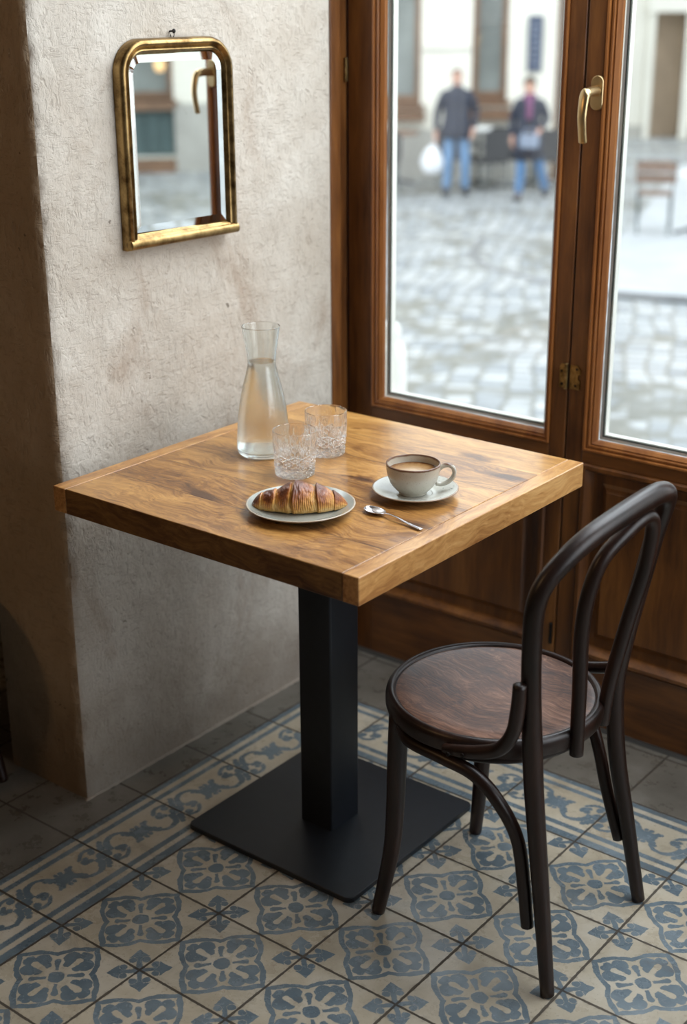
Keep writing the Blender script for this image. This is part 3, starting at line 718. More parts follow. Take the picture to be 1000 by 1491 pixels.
bx, by = 0.2388-tcx, -0.095-tcy
bm = NB(); prism(bm, rrect(bx, bx+0.4146, by, by+0.4146, 0.016, 6), 0.0, 0.011); link('base_plate', bm, M_IRON, tab, bevel=0.0015)

# ------------------------------------------------------------------ bentwood chair
def make_chair(loc, label):
    root = empty('bentwood_chair', loc, label, 'chair')
    L = Vector(loc)
    def T(name, pts, seg=18, mat=M_BENT, flat=1.0, up=None, n=8):
        bm = NB(); tube(bm, [(x-L.x, y-L.y, z-L.z, r) for x, y, z, r in pts], seg, n, flat=flat, up=up)
        return link(name, bm, mat, root, smooth=60)
    # continuous hoop: near rear leg, back, far rear leg
    T('back_hoop', [(1.066, -0.087, 0.003, 0.0120), (1.052, -0.086, 0.12, 0.0135), (1.035, -0.085, 0.255, 0.0150), (1.020, -0.085, 0.38, 0.0162), (1.014, -0.087, 0.465, 0.0165), (1.011, -0.093, 0.56, 0.0160), (1.011, -0.097, 0.64, 0.0157), (1.013, -0.096, 0.700, 0.0157),
                    (1.021, -0.085, 0.738, 0.0160), (1.037, -0.055, 0.772, 0.0168), (1.052, -0.012, 0.797, 0.0176), (1.067, 0.048, 0.815, 0.0182), (1.081, 0.114, 0.829, 0.0182), (1.087, 0.152, 0.832, 0.0178), (1.086, 0.178, 0.822, 0.0172), (1.077, 0.194, 0.795, 0.0165),
                    (1.060, 0.204, 0.740, 0.0158), (1.037, 0.208, 0.63, 0.0155), (1.014, 0.213, 0.52, 0.0160), (1.002, 0.218, 0.43, 0.0162), (1.010, 0.226, 0.30, 0.0155), (1.034, 0.238, 0.16, 0.0140), (1.066, 0.243, 0.003, 0.0120)], 22, n=7)
    # inner hoop
    T('inner_hoop', [(1.029, 0.035, 0.392, 0.0118), (1.028, 0.035, 0.45, 0.0122), (1.028, 0.034, 0.52, 0.0125), (1.028, 0.030, 0.605, 0.0125), (1.033, 0.032, 0.676, 0.0125), (1.045, 0.048, 0.738, 0.0125), (1.062, 0.088, 0.775, 0.0125), (1.074, 0.125, 0.794, 0.0125), (1.079, 0.145, 0.789, 0.0125),
                     (1.077, 0.157, 0.760, 0.0125), (1.066, 0.161, 0.690, 0.0125), (1.043, 0.160, 0.59, 0.0125), (1.020, 0.157, 0.47, 0.0122), (1.012, 0.156, 0.392, 0.0118)], 18, n=7)
    # front legs
    T('leg', [(0.706, -0.078, 0.003, 0.0125), (0.716, -0.074, 0.06, 0.0135), (0.728, -0.068, 0.14, 0.0150), (0.732, -0.064, 0.22, 0.0165), (0.733, -0.062, 0.31, 0.0175), (0.736, -0.062, 0.408, 0.0175)], 18)
    T('leg', [(0.705, 0.248, 0.003, 0.0125), (0.714, 0.240, 0.06, 0.0135), (0.724, 0.231, 0.14, 0.0150), (0.730, 0.225, 0.22, 0.0165), (0.733, 0.222, 0.31, 0.0175), (0.736, 0.222, 0.408, 0.0175)], 18)
    # seat ring + veneer
    cx, cy, R0 = 0.840-L.x, 0.080-L.y, 0.191
    bm = NB(); lathe(bm, [(R0-0.028, 0.408), (R0-0.008, 0.402), (R0-0.002, 0.404), (R0, 0.410), (R0, 0.424), (R0-0.0015, 0.431), (R0-0.006, 0.4365), (R0-0.012, 0.437), (R0-0.016, 0.434), (R0-0.0175, 0.4315), (R0-0.028, 0.431)], 96, cx, cy, close=True)
    link('seat_rim', bm, M_BENT, root, smooth=50)
    bm = NB(); prf = [(0, 0.4265), (0.05, 0.4268), (0.10, 0.428), (0.14, 0.4302), (R0-0.024, 0.4322), (R0-0.0185, 0.4318), (R0-0.0180, 0.4285), (R0-0.026, 0.424), (0, 0.420)]
    lathe(bm, prf, 96, cx, cy); link('seat', bm, M_SEAT, root, smooth=50)
    # hoop ring under the seat
    bm = NB(); lathe(bm, [(R0-0.026+0.010*math.cos(a), 0.392+0.0085*math.sin(a)) for a in [2*PI*k/12 for k in range(12)]], 72, cx, cy, close=True)
    link('apron_ring', bm, M_BENT, root, smooth=60)
    # side arches between front and rear legs
    T('side_brace', [(0.748, 0.222, 0.392, 0.0105), (0.785, 0.240, 0.387, 0.0115), (0.845, 0.246, 0.385, 0.0120), (0.900, 0.246, 0.375, 0.0120), (0.940, 0.246, 0.340, 0.0118), (0.966, 0.242, 0.285, 0.0116), (0.988, 0.240, 0.210, 0.0114), (1.020, 0.238, 0.118, 0.0108)], 16)
    for y0, y1, y2, xx in ((-0.092, -0.100, -0.088, 0),):
        T('side_brace', [(0.748, y0+(0.02 if y0 < 0 else -0.02), 0.392, 0.0105), (0.785, y0, 0.387, 0.0115), (0.852, y1, 0.386, 0.0120), (0.915, y1, 0.377, 0.0120), (0.962, y1, 0.345, 0.0118), (0.995, y2, 0.280, 0.0116), (1.012, y2, 0.195, 0.0114), (1.022, y2, 0.120, 0.0108)], 16)
    # bentwood brackets from seat to back posts
    T('bracket', [(0.868, -0.116, 0.416, 0.0080), (0.895, -0.122, 0.424, 0.0100), (0.936, -0.124, 0.436, 0.0115), (0.975, -0.122, 0.455, 0.0118), (0.996, -0.119, 0.488, 0.0118), (1.003, -0.118, 0.530, 0.0118), (1.005, -0.118, 0.575, 0.0110)], 16)
    T('bracket', [(0.860, 0.278, 0.410, 0.0080), (0.893, 0.282, 0.414, 0.0100), (0.936, 0.283, 0.424, 0.0112), (0.972, 0.279, 0.440, 0.0112), (0.990, 0.262, 0.470, 0.0112), (1.000, 0.252, 0.520, 0.0105), (1.006, 0.246, 0.550, 0.0100)], 16)
    for p in ((0.886, -0.134, 0.419), (0.915, -0.136, 0.428)):
        bm = NB(); ellipsoid(bm, (p[0]-L.x, p[1]-L.y, p[2]-L.z), (0.004, 0.002, 0.004), 10, 8); link('screw', bm, M_NAIL, root, smooth=60)
    return root
chair = make_chair((0.88, 0.08, 0.0), 'dark bentwood chair with round veneer seat, pulled up to the table')
# a second chair of the same make beyond the pillar, only one leg enters the photo
def copy_tree(o, parent=None):
    c = o.copy(); COL.objects.link(c)
    if parent: c.parent = parent
    for ch in list(o.children): copy_tree(ch, c)
    return c
c2 = copy_tree(chair); c2.rotation_euler = (0, 0, math.radians(180)); c2.location = (-0.372, -0.365, 0.0)
c2['label'] = 'dark chair leg in shadow at the left edge, beside the plaster pillar'
chair['group'] = c2['group'] = 'bentwood cafe chairs'

# ------------------------------------------------------------------ things on the table
# carafe
car = empty('water_carafe', (0.268, 0.133, TZ), 'tall flared glass carafe of water standing on the wooden table', 'carafe')
OUT = [(0.0, 0.0005), (0.040, 0.0005), (0.0475, 0.003), (0.0505, 0.009), (0.0512, 0.018), (0.0505, 0.040), (0.0480, 0.070), (0.0440, 0.100), (0.0385, 0.128), (0.0325, 0.152), (0.0285, 0.168), (0.0268, 0.178), (0.0272, 0.186), (0.0295, 0.205), (0.0330, 0.228), (0.0358, 0.246), (0.0365, 0.2495)]
def thick(o, w, base):
    inn = []
    for r, z in reversed(o):
        if z <= base: break
        inn.append((r-w, z if z < o[-1][1]-1e-6 else z))
    inn += [(inn[-1][0]*0.96, base+0.001), (inn[-1][0]*0.6, base), (0, base)]
    return inn
def dens(pr, n=5):
    P = smooth_path([(r, z, 0, 0) for r, z in pr], n); return [(max(0, p[0]), p[1]) for p in P]
top = (0.0356, 0.2503)
outer = dens(OUT, 4); inn = [(r, z) for r, z in thick(OUT, 0.0021, 0.009)]
bm = NB(); lathe(bm, outer+[top]+dens(inn, 4), 96); link('carafe_glass', bm, M_CARAFE, car, smooth=60)
WL = 0.183
wp = [(0, 0.0089)]+[(r-0.0018, max(z, 0.0095)) for r, z in outer if 0.012 < z < WL]; wr = wp[-1][0]
bm = NB(); lathe(bm, wp+[(wr+0.0001, WL), (wr-0.0025, WL-0.0007), (0, WL-0.0008)], 96); link('water', bm, M_WATER, car, smooth=60)
# tumblers
def tumbler(loc, label, rot):
    root = empty('crystal_tumbler', loc, label, 'glass', 'cut crystal tumblers', rot)
    H_ = 0.086; R1 = 0.0405
    def cut(r, a, z):
        if z < 0.004 or r < 0.03: return r
        u = a*9/(2*PI)
        if z < 0.046:
            p = (z-0.004)/0.0135
            d1_ = abs(((u+p) % 1)-0.5)*2; d2_ = abs(((u-p) % 1)-0.5)*2
            k = max(0, 1-d1_*2.4)+max(0, 1-d2_*2.4)
            d3_ = abs(((u*2+p*2+0.5) % 1)-0.5)*2; d4_ = abs(((u*2-p*2+0.5) % 1)-0.5)*2
            k += 0.45*(max(0, 1-d3_*3.5)+max(0, 1-d4_*3.5))
            fade = 1 if z < 0.038 else max(0, (0.046-z)/0.008)
            return r-0.0025*min(k, 1.4)*fade
        if z < 0.068:
            k = 0
            uu_ = ((u+0.5) % 1)-0.5; s_ = (z-0.046)/0.022
            for sp_ in (-0.30, -0.15, 0, 0.15, 0.30):
                dd = abs(uu_-sp_*(0.35+0.9*s_)); k = max(k, 1-dd/0.06)
            lim = 1-s_**2
            return r-0.0018*max(0, k)*lim
        return r
    zs = [0.0005, 0.002]+[0.004+0.0008*i for i in range(1, 82)]+[0.0715, 0.078, 0.084]
    out = [(0, 0.0015), (0.026, 0.0015), (0.030, 0.0004), (0.0345, 0.0004)]+[(0.0360+(R1-0.0360)*min(1, z/0.05)**0.7, z) for z in zs[1:]]
    lip = [(R1, 0.0852), (R1-0.0010, H_), (R1-0.0021, 0.0852)]
    inner = [(R1-0.0023, 0.078), (R1-0.0026, 0.05), (R1-0.0035, 0.022), (R1-0.0075, 0.0165), (0.020, 0.0145), (0, 0.014)]
    bm = NB(); lathe(bm, out+lip+inner, 240, fn=cut); link('tumbler_glass', bm, M_CRYSTAL, root, smooth=28)
    return root
tumbler((0.397, 0.073, TZ), 'cut crystal tumbler nearest the croissant, in front of the carafe', 0.2)
tumbler((0.364, 0.206, TZ), 'cut crystal tumbler standing behind, further from the croissant', 0.9)
# croissant plate
pc = (0.533, -0.074)
plate = empty('side_plate', (*pc, TZ), 'flat grey-green stoneware plate with pale brown rim under the croissant', 'plate')
bm = NB(); lathe(bm, dens([(0, 0.0012), (0.050, 0.0012), (0.056, 0.0004), (0.062, 0.0012), (0.080, 0.0085), (0.0925, 0.0150), (0.0940, 0.0166), (0.0925, 0.0174), (0.0895, 0.0163), (0.078, 0.0112), (0.066, 0.0072), (0.055, 0.0058), (0, 0.0052)], 4), 96)
link('plate_body', bm, M_PLATE, plate, smooth=60)
plate_z = TZ+0.0062
# croissant
def croissant():
    ax = Vector((0.786, 0.618, 0)).normalized(); pr = Vector((-ax.y, ax.x, 0))
    NS, NT = 420, 96; Lh = 0.083
    cuts = [0.0, 0.12, 0.27, 0.435, 0.66, 0.84, 1.0]
    amp = [0.0030, 0.0042, 0.0050, 0.0085, 0.0062, 0.0035]
    def layer(t):
        """height of the rolled layers and how dark the crust is"""
        k = 5
        for q_ in range(6):
            if t < cuts[q_+1]: k = q_; break
        s_ = (t-cuts[k])/(cuts[k+1]-cuts[k])
        if k >= 3:   # step up sharply, then flatten towards the right tip
            rise = min(1, s_/0.10); rise = rise*rise*(3-2*rise); h_ = rise*(1-s_*0.95); c_ = min(1, s_/0.04)*max(0, 1-s_*0.85)**0.8
        else:        # left of the middle: bulges that overlap leftwards
            s2 = 1-s_; rise = min(1, s2/0.16); rise = rise*rise*(3-2*rise); h_ = rise*(1-s2*0.75); c_ = math.sin(PI*s_)**0.8
        return amp[k]*h_, c_
    bm = NB(); cl = bm.verts.layers.float.new('crust'); rings = []
    for i in range(NS+1):
        t_ = i/NS
        x_ = abs((t_-0.47)/(0.47 if t_ < 0.47 else 0.53)); env = max(0.0, 1-x_**2.1)**0.60
        env = env*(1-0.16*math.exp(-((t_-0.24)/0.10)**2))
        along = (t_-0.5)*2*Lh; bend = 0.010*((t_-0.5)*2)**2-0.004
        ring = []
        for j in range(NT):
            a = 2*PI*j/NT; up = math.sin(a); fr = -math.cos(a)      # fr: side facing the room
            ts = min(0.9999, max(0, t_+0.030*fr*(1 if t_ < 0.5 else -1)*0.6+noise.noise(Vector((t_*5, a*1.3, 2)))*0.010))
            hgt, cr = layer(ts)
            fine = math.sin(ts*2*PI*46+noise.noise(Vector((t_*9, a*1.5, 0)))*3)
            flank = max(0, 1-abs(up-0.1)/0.9)
            r = 0.0265*env+hgt*min(1, env*1.5)*(0.6+0.4*max(0, up+0.4))+fine*0.00045*env*flank
            r += noise.noise(Vector((t_*30, math.cos(a)*3.5, math.sin(a)*3.5)))*0.0014*env+noise.noise(Vector((t_*75, math.cos(a)*8, math.sin(a)*8)))*0.0006*env
            r = max(r, 0.0010)
            z = up*r*0.98
            fl_ = -0.016*env
            if z < fl_: z = fl_+(z-fl_)*0.10
            p = ax*along+pr*(math.cos(a)*r*1.02+bend); v_ = bm.verts.new((p.x, p.y, z))
            c_ = 0.05+cr*(0.26+0.62*max(0, up+0.25))+0.14*max(0, up)-0.12*fine*flank-(0.15 if up < -0.3 else 0)
            c_ += noise.noise(Vector((t_*14, a*2.2, 4)))*0.22+(0.35*max(0, 1-t_/0.05))+(0.25*max(0, (t_-0.95)/0.05))
            v_[cl] = max(0, min(1, c_)); ring.append(v_)
        zmin = min(v_.co.z for v_ in ring)
        for v_ in ring: v_.co.z -= zmin-(0.0006+0.003*(1-env)**2)
        rings.append(ring)
    for A, B in zip(rings, rings[1:]):
        for j in range(NT): bm.faces.new((A[j], A[(j+1) % NT], B[(j+1) % NT], B[j]))
    bm.faces.new(rings[0][::-1]); bm.faces.new(rings[-1])
    o = link('croissant', bm, M_CROISSANT, None, (0.533, -0.077, plate_z), smooth=75)
    tag(o, 'golden brown flaky croissant lying on the stoneware plate', 'croissant')
croissant()
# saucer, cup
sc_ = (0.641, 0.113)
sau = empty('saucer', (*sc_, TZ), 'pale speckled saucer with faded floral rim under the coffee cup', 'saucer')
bm = NB(); lathe(bm, dens([(0, 0.0016), (0.028, 0.0016), (0.033, 0.0004), (0.038, 0.0016), (0.056, 0.0085), (0.0745, 0.0135), (0.0768, 0.0152), (0.0755, 0.0163), (0.071, 0.0153), (0.056, 0.0112), (0.040, 0.0062), (0.030, 0.0050), (0.0285, 0.0046), (0, 0.0046)], 4), 96)
link('saucer_body', bm, M_SAUCER, sau, smooth=60)
cup = empty('coffee_cup', (sc_[0]-0.003, sc_[1]-0.003, TZ+0.0048), 'cream speckled coffee cup with brown rim, full of milky coffee', 'cup')
bm = NB(); lathe(bm, dens([(0, 0.0022), (0.019, 0.0022), (0.0215, 0.0004), (0.0245, 0.0008), (0.0258, 0.004), (0.0320, 0.0100), (0.0395, 0.0195), (0.0445, 0.0310), (0.0472, 0.0430), (0.0483, 0.0535), (0.0482, 0.0560), (0.0470, 0.0566), (0.0458, 0.0555), (0.0450, 0.0430), (0.0422, 0.0310), (0.0370, 0.0200), (0.028, 0.0110), (0, 0.0080)], 4), 96)
link('cup_body', bm, M_CUP, cup, smooth=60)
bm = NB(); lathe(bm, [(0, 0.0425), (0.030, 0.0425), (0.0440, 0.0426), (0.0450, 0.0431), (0.0445, 0.0400), (0, 0.0390)], 72); link('coffee', bm, M_COFFEE, cup, smooth=40)
bm = NB(); hd = Vector((0.80, 0.60, 0)).normalized()
tube(bm, [(hd.x*r_, hd.y*r_, z_, q_) for r_, z_, q_ in ((0.0445, 0.0440, 0.0042), (0.0520, 0.0500, 0.0040), (0.0620, 0.0520, 0.0040), (0.0700, 0.0470, 0.0040), (0.0725, 0.0380, 0.0040), (0.0690, 0.0280, 0.0040), (0.0600, 0.0200, 0.0040), (0.0500, 0.0165, 0.0038), (0.0410, 0.0180, 0.0040))], 16, up=(-hd.y, hd.x, 0), flat=1.25)
link('handle', bm, M_CUP, cup, smooth=60)
# spoon
sp0 = Vector((0.617, 0.000)); sp1 = Vector((0.748, -0.022))
spn = empty('teaspoon', ((sp0.x+sp1.x)/2, (sp0.y+sp1.y)/2, TZ), 'small steel teaspoon lying on the table beside the saucer', 'spoon', rotz=math.atan2(sp1.y-sp0.y, sp1.x-sp0.x))
Ls = (sp1-sp0).length
bm = NB(); NU, NV = 28, 16
g = []
for i in range(NU+1):
    u_ = i/NU; x = -Ls/2+u_*0.046; half = 0.0142*math.sqrt(max(0, 1-((u_-0.46)/0.54)**2)) if u_ > 0.46 else 0.0142*math.sqrt(max(0, 1-((0.46-u_)/0.46)**2))
    half = max(half, 0.0016 if u_ > 0.5 else 0.0002); row = []
    for j in range(NV+1):
        w_ = (j/NV)*2-1; dep = 0.0062*(1-w_*w_)*math.sin(PI*min(1, max(0, u_)))**0.6
        row.append(bm.verts.new((x, w_*half, 0.0068-dep+0.0012*(u_ > 0.9)*0)))
    g.append(row)
for i in range(NU):
    for j in range(NV): bm.faces.new((g[i][j], g[i+1][j], g[i+1][j+1], g[i][j+1]))
o = link('bowl', bm, M_STEEL, spn, smooth=180); md = o.modifiers.new('thickness', 'SOLIDIFY'); md.thickness = 0.0009; md.offset = 0
bm = NB(); x0 = -Ls/2+0.044
tube(bm, [(x0, 0, 0.0066, 0.0020), (x0+0.010, 0, 0.0082, 0.0019), (x0+0.030, 0, 0.0080, 0.0022), (x0+0.055, 0, 0.0046, 0.0036), (Ls/2-0.006, 0, 0.0026, 0.0052), (Ls/2, 0, 0.0024, 0.0046)], 16, up=(0, 0, 1), flat=0.36)
link('stem', bm, M_STEEL, spn, smooth=60)

# ------------------------------------------------------------------ street outside
GZ = -1.2
bm = NB(); box(bm, -45, 45, 0.95, 50, GZ-0.1, GZ); struct(link('floor_street', bm, M_COBBLE))
# smooth raised pavement to the right of the carriageway
bm = NB(); pts = [(-4.40, 10.22), (-3.0, 10.62), (1.0, 11.8), (2.5, 21.0), (-9.0, 30.0), (-8.2, 20.0), (-6.1, 14.5), (-5.0, 11.0)]
prism(bm, pts, GZ, GZ+0.035); pv = link('pavement', bm, M_SLAB); tag(pv, 'smooth pale pavement beyond the cobbled lane', 'pavement'); pv['kind'] = 'structure'
bm = NB(); tube(bm, [(-5.03, 11.0, GZ+0.02, 0.05), (-4.42, 10.18, GZ+0.02, 0.05), (-3.0, 10.58, GZ+0.02, 0.05), (1.0, 11.76, GZ+0.02, 0.05)], 8, smooth=False)
kb = struct(link('trim_5', bm, M_KERB))
# drainage curve in the setts
bm = NB(); tube(bm, [(-7.0, 12.3, GZ-0.06, 0.08), (-6.54, 11.42, GZ-0.06, 0.08), (-6.0, 10.85, GZ-0.06, 0.08), (-5.4, 10.6, GZ-0.06, 0.08), (-4.5, 10.25, GZ-0.06, 0.08)], 12); struct(link('trim_6', bm, M_KERB))

def facade_root(name, D, yw_, C_, label, cat='building', mirror=False):
    n_ = Vector((math.sin(yw_), math.cos(yw_), 0)); o_ = Vector((C_[0], C_[1], 0))+n_*D
    r = empty(name, (o_.x, o_.y, GZ), label, cat, rotz=-yw_)   # local x = right, local y = away, z up from street
    return r
def wall_openings(bm, x0, x1, z0, z1, y0, y1, ops):
    """slab with rectangular openings (x0,x1,z0,z1), sorted by x and not overlapping in x"""
    x = x0
    for a, b, c, d in sorted(ops):
        box(bm, x, a, y0, y1, z0, z1)
        if c > z0: box(bm, a, b, y0, y1, z0, c)
        if d < z1: box(bm, a, b, y0, y1, d, z1)
        x = b
    box(bm, x, x1, y0, y1, z0, z1)
def shop_window(root, a, b, c, d, y=0.18, mull=None, glass=M_SHOPGLASS, fm=M_BROWNFRAME, fwid=0.09):
    bm = NB(); box(bm, a, a+fwid, y-0.06, y+0.04, c, d); box(bm, b-fwid, b, y-0.06, y+0.04, c, d); box(bm, a+fwid, b-fwid, y-0.06, y+0.04, c, c+fwid*1.3); box(bm, a+fwid, b-fwid, y-0.06, y+0.04, d-fwid, d)
    if mull: box(bm, a+fwid, b-fwid, y-0.05, y+0.03, mull, mull+0.08)
    f = link('window_frame', bm, fm, root)
    bm = NB(); box(bm, a+0.02, b-0.02, y+0.02, y+0.05, c+0.02, d-0.02); link('window_pane', bm, glass, f)
    bm = NB(); box(bm, a-0.06, b+0.06, -0.10, y, c-0.08, c); link('window_sill', bm, fm, root)
def band(root, nm, x0, x1, y0, y1, z0, z1, mat):
    bm = NB(); box(bm, x0, x1, y0, y1, z0, z1); return link(nm, bm, mat, root)
CX = (CAMX, CAMY)
# cream building across the street (left pane)
fa = facade_root('building', 22.4, math.radians(-33.5), CX, 'cream rendered shopfront building across the street behind the walking couple')
bm = NB(); ops = [(-3.6, -2.4, 0.2, 5.0), (-1.75, -0.62, 1.12, 5.0), (0.16, 0.70, 1.18, 5.0), (1.42, 2.05, 0.05, 5.0)]
wall_openings(bm, -9.0, 2.25, 0, 8.0, 0, 0.5, ops); link('wall', bm, M_FACADE, fa)
for o_ in ops: shop_window(fa, *o_)
band(fa, 'plinth', -9.0, 1.40, -0.06, 0, 0, 0.75, M_PLINTH)
for z_ in (1.9, 2.7, 3.5): band(fa, 'string_course', -0.60, 0.14, -0.02, 0, z_, z_+0.03, M_PLINTH)
band(fa, 'shop_counter', -2.0, -0.55, -0.25, 0, 0.88, 1.02, M_BROWNFRAME)
band(fa, 'shop_counter', 0.05, 0.85, -0.25, 0, 0.90, 1.05, M_BROWNFRAME)
band(fa, 'roof', -9.2, 2.4, -0.3, 0.6, 8.0, 8.3, M_PLINTH)
# blue menu sign
sg = empty('menu_sign', fa.location+Matrix.Rotation(math.radians(33.5), 3, 'Z')@Vector((1.10, -0.03, 1.60)), 'dark blue upright menu board fixed on the cream facade', 'sign', rotz=math.radians(33.5))
bm = NB(); box(bm, -0.105, 0.105, -0.03, 0.02, 0, 0.80); link('board', bm, M_NAVY, sg)
for k in range(7):
    bm = NB(); box(bm, -0.07, 0.07-0.02*(k % 3), -0.034, -0.03, 0.10+0.09*k, 0.115+0.09*k); link('text_line', bm, M_SIGNTXT, sg)
# paler building further back (right pane)
fb = facade_root('building', 29.0, math.radians(-27), CX, 'pale stone building with tall doorway, further back at the right')
bm = NB(); ops = [(0.42, 1.00, 0.0, 2.35), (-1.2, -0.55, 0.9, 5.0), (3.0, 4.0, 1.0, 4.0)]
wall_openings(bm, -3.0, 12.0, 0, 9.0, 0, 0.5, ops); link('wall', bm, M_FACADE2, fb)
band(fb, 'door', 0.42, 1.00, 0.40, 0.46, 0, 2.35, M_DOORWAY)
bm = NB(); box(bm, 0.30, 0.42, -0.10, 0.02, 0, 2.50); box(bm, 1.00, 1.16, -0.10, 0.02, 0, 2.50); box(bm, 0.26, 1.24, -0.14, 0.02, 2.35, 2.62); link('door_surround', bm, M_FACADE2, fb)
shop_window(fb, -1.2, -0.55, 0.9, 5.0, fm=M_PLINTH); shop_window(fb, 3.0, 4.0, 1.0, 4.0, fm=M_PLINTH)
bm = NB(); box(bm, -0.40, -0.22, -0.12, 0.0, 0.0, 8.5); link('pilaster', bm, M_FACADE2, fb)
band(fb, 'plinth', -3.0, 0.30, -0.05, 0, 0, 0.25, M_PLINTH); band(fb, 'plinth', 1.16, 12.0, -0.05, 0, 0, 0.25, M_PLINTH)
band(fb, 'roof', -3.2, 12.2, -0.3, 0.6, 9.0, 9.3, M_PLINTH)
# building that shows only in the wall mirror
fc = facade_root('building', 23.5, math.radians(53.0), (-2.25, -1.46), 'corner building with teal shuttered shop window, seen reflected in the wall mirror')
bm = NB(); box(bm, 1.75, 8, 0, 0.5, 0, 7); box(bm, -6, 0.02, 0, 0.5, 0, 7); box(bm, 0.02, 1.75, 0, 0.5, 0, 0.22); box(bm, 0.02, 1.75, 0, 0.5, 3.4, 7)
link('wall', bm, M_FACADE, fc)
band(fc, 'shop_sill', 0.02, 1.75, -0.15, 0.2, 0.98, 1.13, M_BROWNFRAME)
band(fc, 'shutter_back', 0.02, 1.75, 0.10, 0.16, 0.25, 0.98, M_TEAL)
for k in range(7): band(fc, 'shutter_board', 0.07+0.24*k, 0.21+0.24*k, 0.07, 0.10, 0.30, 0.93, M_TEAL)
shop_window(fc, 0.02, 1.75, 1.13, 3.4, y=0.2, mull=2.2)
band(fc, 'plinth', -6, 0.02, -0.06, 0, 0, 1.08, M_PLINTH); band(fc, 'plinth', 0.02, 8, -0.08, 0, 0, 0.22, M_BROWNFRAME)
band(fc, 'roof', -6.2, 8.2, -0.3, 0.6, 7.0, 7.2, M_PLINTH)
t = MT('lit_lamp_glass'); t.set('Emission Strength', 1.2); t.set('Emission Color', (1.0, 0.55, 0.22, 1)); t.color((0.9, 0.6, 0.3)); M_LAMP = t.m
wl = empty('wall_lantern', fc.location+Matrix.Rotation(math.radians(-53.0), 3, 'Z')@Vector((0.22, -0.10, 1.66)), 'glowing orange lantern on the shopfront seen in the mirror', 'lamp', rotz=math.radians(-53.0))
bm = NB(); lathe(bm, dens([(0, -0.09), (0.05, -0.08), (0.085, 0.0), (0.05, 0.08), (0, 0.09)], 4), 24); link('globe', bm, M_LAMP, wl, smooth=60)
bm = NB(); tube(bm, [(0, 0.30, 0.18, 0.012), (0, 0.1, 0.19, 0.012), (0, 0, 0.08, 0.012)], 8); link('bracket', bm, M_NAIL, wl)

# white post right outside the window
bo = empty('stone_post', (-0.963, 2.22, GZ), 'white painted stone post with rounded top just outside the left pane', 'post')
bm = NB(); lathe(bm, dens([(0.0, 0), (0.10, 0), (0.10, 0.15), (0.065, 0.20), (0.065, 1.50)], 1)+dens([(0.065, 1.50), (0.062, 1.545), (0.052, 1.572), (0.040, 1.580), (0.043, 1.60), (0.043, 1.625), (0.030, 1.65), (0, 1.658)], 3), 48)
link('shaft', bm, M_STONEWHITE, bo, smooth=45)

# terrace furniture ---------------------------------------------------
def folding_chair(loc, rotz, label, group):
    r = empty('folding_chair', loc, label, 'chair', group, rotz)
    for s in (-1, 1):
        bm = NB(); tube(bm, [(s*0.20, -0.24, 0, 0.012), (s*0.20, 0.19, 0.47, 0.012), (s*0.20, 0.27, 0.88, 0.012)], 8, smooth=False); link('leg', bm, M_METALGREY, r)
        bm = NB(); tube(bm, [(s*0.18, 0.26, 0, 0.012), (s*0.18, -0.20, 0.45, 0.012)], 8, smooth=False); link('leg', bm, M_METALGREY, r)
    for k in range(5):
        bm = NB(); box(bm, -0.21, 0.21, -0.20+k*0.083, -0.13+k*0.083, 0.450, 0.468); link('seat_slat', bm, M_SLATWOOD, r)
    for z0, z1 in ((0.60, 0.71), (0.735, 0.86)):
        bm = NB(); y_ = 0.20+(z0-0.47)*0.19; box(bm, -0.235, 0.235, y_, y_+0.018, z0, z1); link('back_slat', bm, M_SLATWOOD, r)
    return r
def rt_table(loc, label, rt=0.35, h_=0.74, mat=M_TERR_BROWN, group='terrace tables', cloth=False):
    r = empty('terrace_table', loc, label, 'table', group)
    bm = NB(); lathe(bm, [(0, h_-0.03), (rt, h_-0.03), (rt, h_), (0, h_)], 32); link('table_top', bm, mat, r)
    bm = NB(); tube(bm, [(0, 0, 0.02, 0.03), (0, 0, h_-0.03, 0.03)], 12, smooth=False); link('column', bm, M_METALGREY, r)
    for k in range(4):
        a = PI/4+k*PI/2; bm = NB(); tube(bm, [(0, 0, 0.10, 0.018), (0.22*math.cos(a), 0.22*math.sin(a), 0.03, 0.016), (0.30*math.cos(a), 0.30*math.sin(a), 0.012, 0.014)], 8); link('foot', bm, M_TERR_DARK, r)
    return r
def wicker_chair(loc, rotz, label, mat=M_TERR_DARK):
    r = empty('terrace_chair', loc, label, 'chair', 'terrace chairs by the facade', rotz)
    bm = NB(); prism(bm, rrect(-0.23, 0.23, -0.23, 0.22, 0.06), 0.41, 0.46); link('seat', bm, mat, r)
    bm = NB(); prism(bm, rrect(-0.23, 0.23, 0.47, 0.88, 0.08), 0.20, 0.235, 'y'); link('backrest', bm, mat, r)
    for sx in (-1, 1):
        for sy in (-1, 1):
            bm = NB(); tube(bm, [(sx*0.19, sy*0.19, 0.43, 0.016), (sx*0.21, sy*0.21, 0, 0.014)], 8, smooth=False); link('leg', bm, M_METALGREY, r)
        bm = NB(); tube(bm, [(sx*0.22, 0.21, 0.66, 0.015), (sx*0.25, 0.0, 0.66, 0.015), (sx*0.23, -0.20, 0.62, 0.015), (sx*0.21, -0.21, 0.45, 0.014)], 8); link('armrest', bm, mat, r)
    return r
PZ = GZ+0.035
folding_chair((-5.55, 13.82, PZ), math.radians(205), 'slatted wooden folding chair standing nearest the window, at the right edge', 'folding chairs on the pavement')
folding_chair((-5.05, 15.9, PZ), math.radians(215), 'slatted wooden folding chair behind the nearest one, mostly cut off by the frame', 'folding chairs on the pavement')
rt_table((-5.06, 14.02, PZ), 'small round table with pale top beside the slatted folding chair at the right edge', 0.27, 0.70, M_CLOTH)
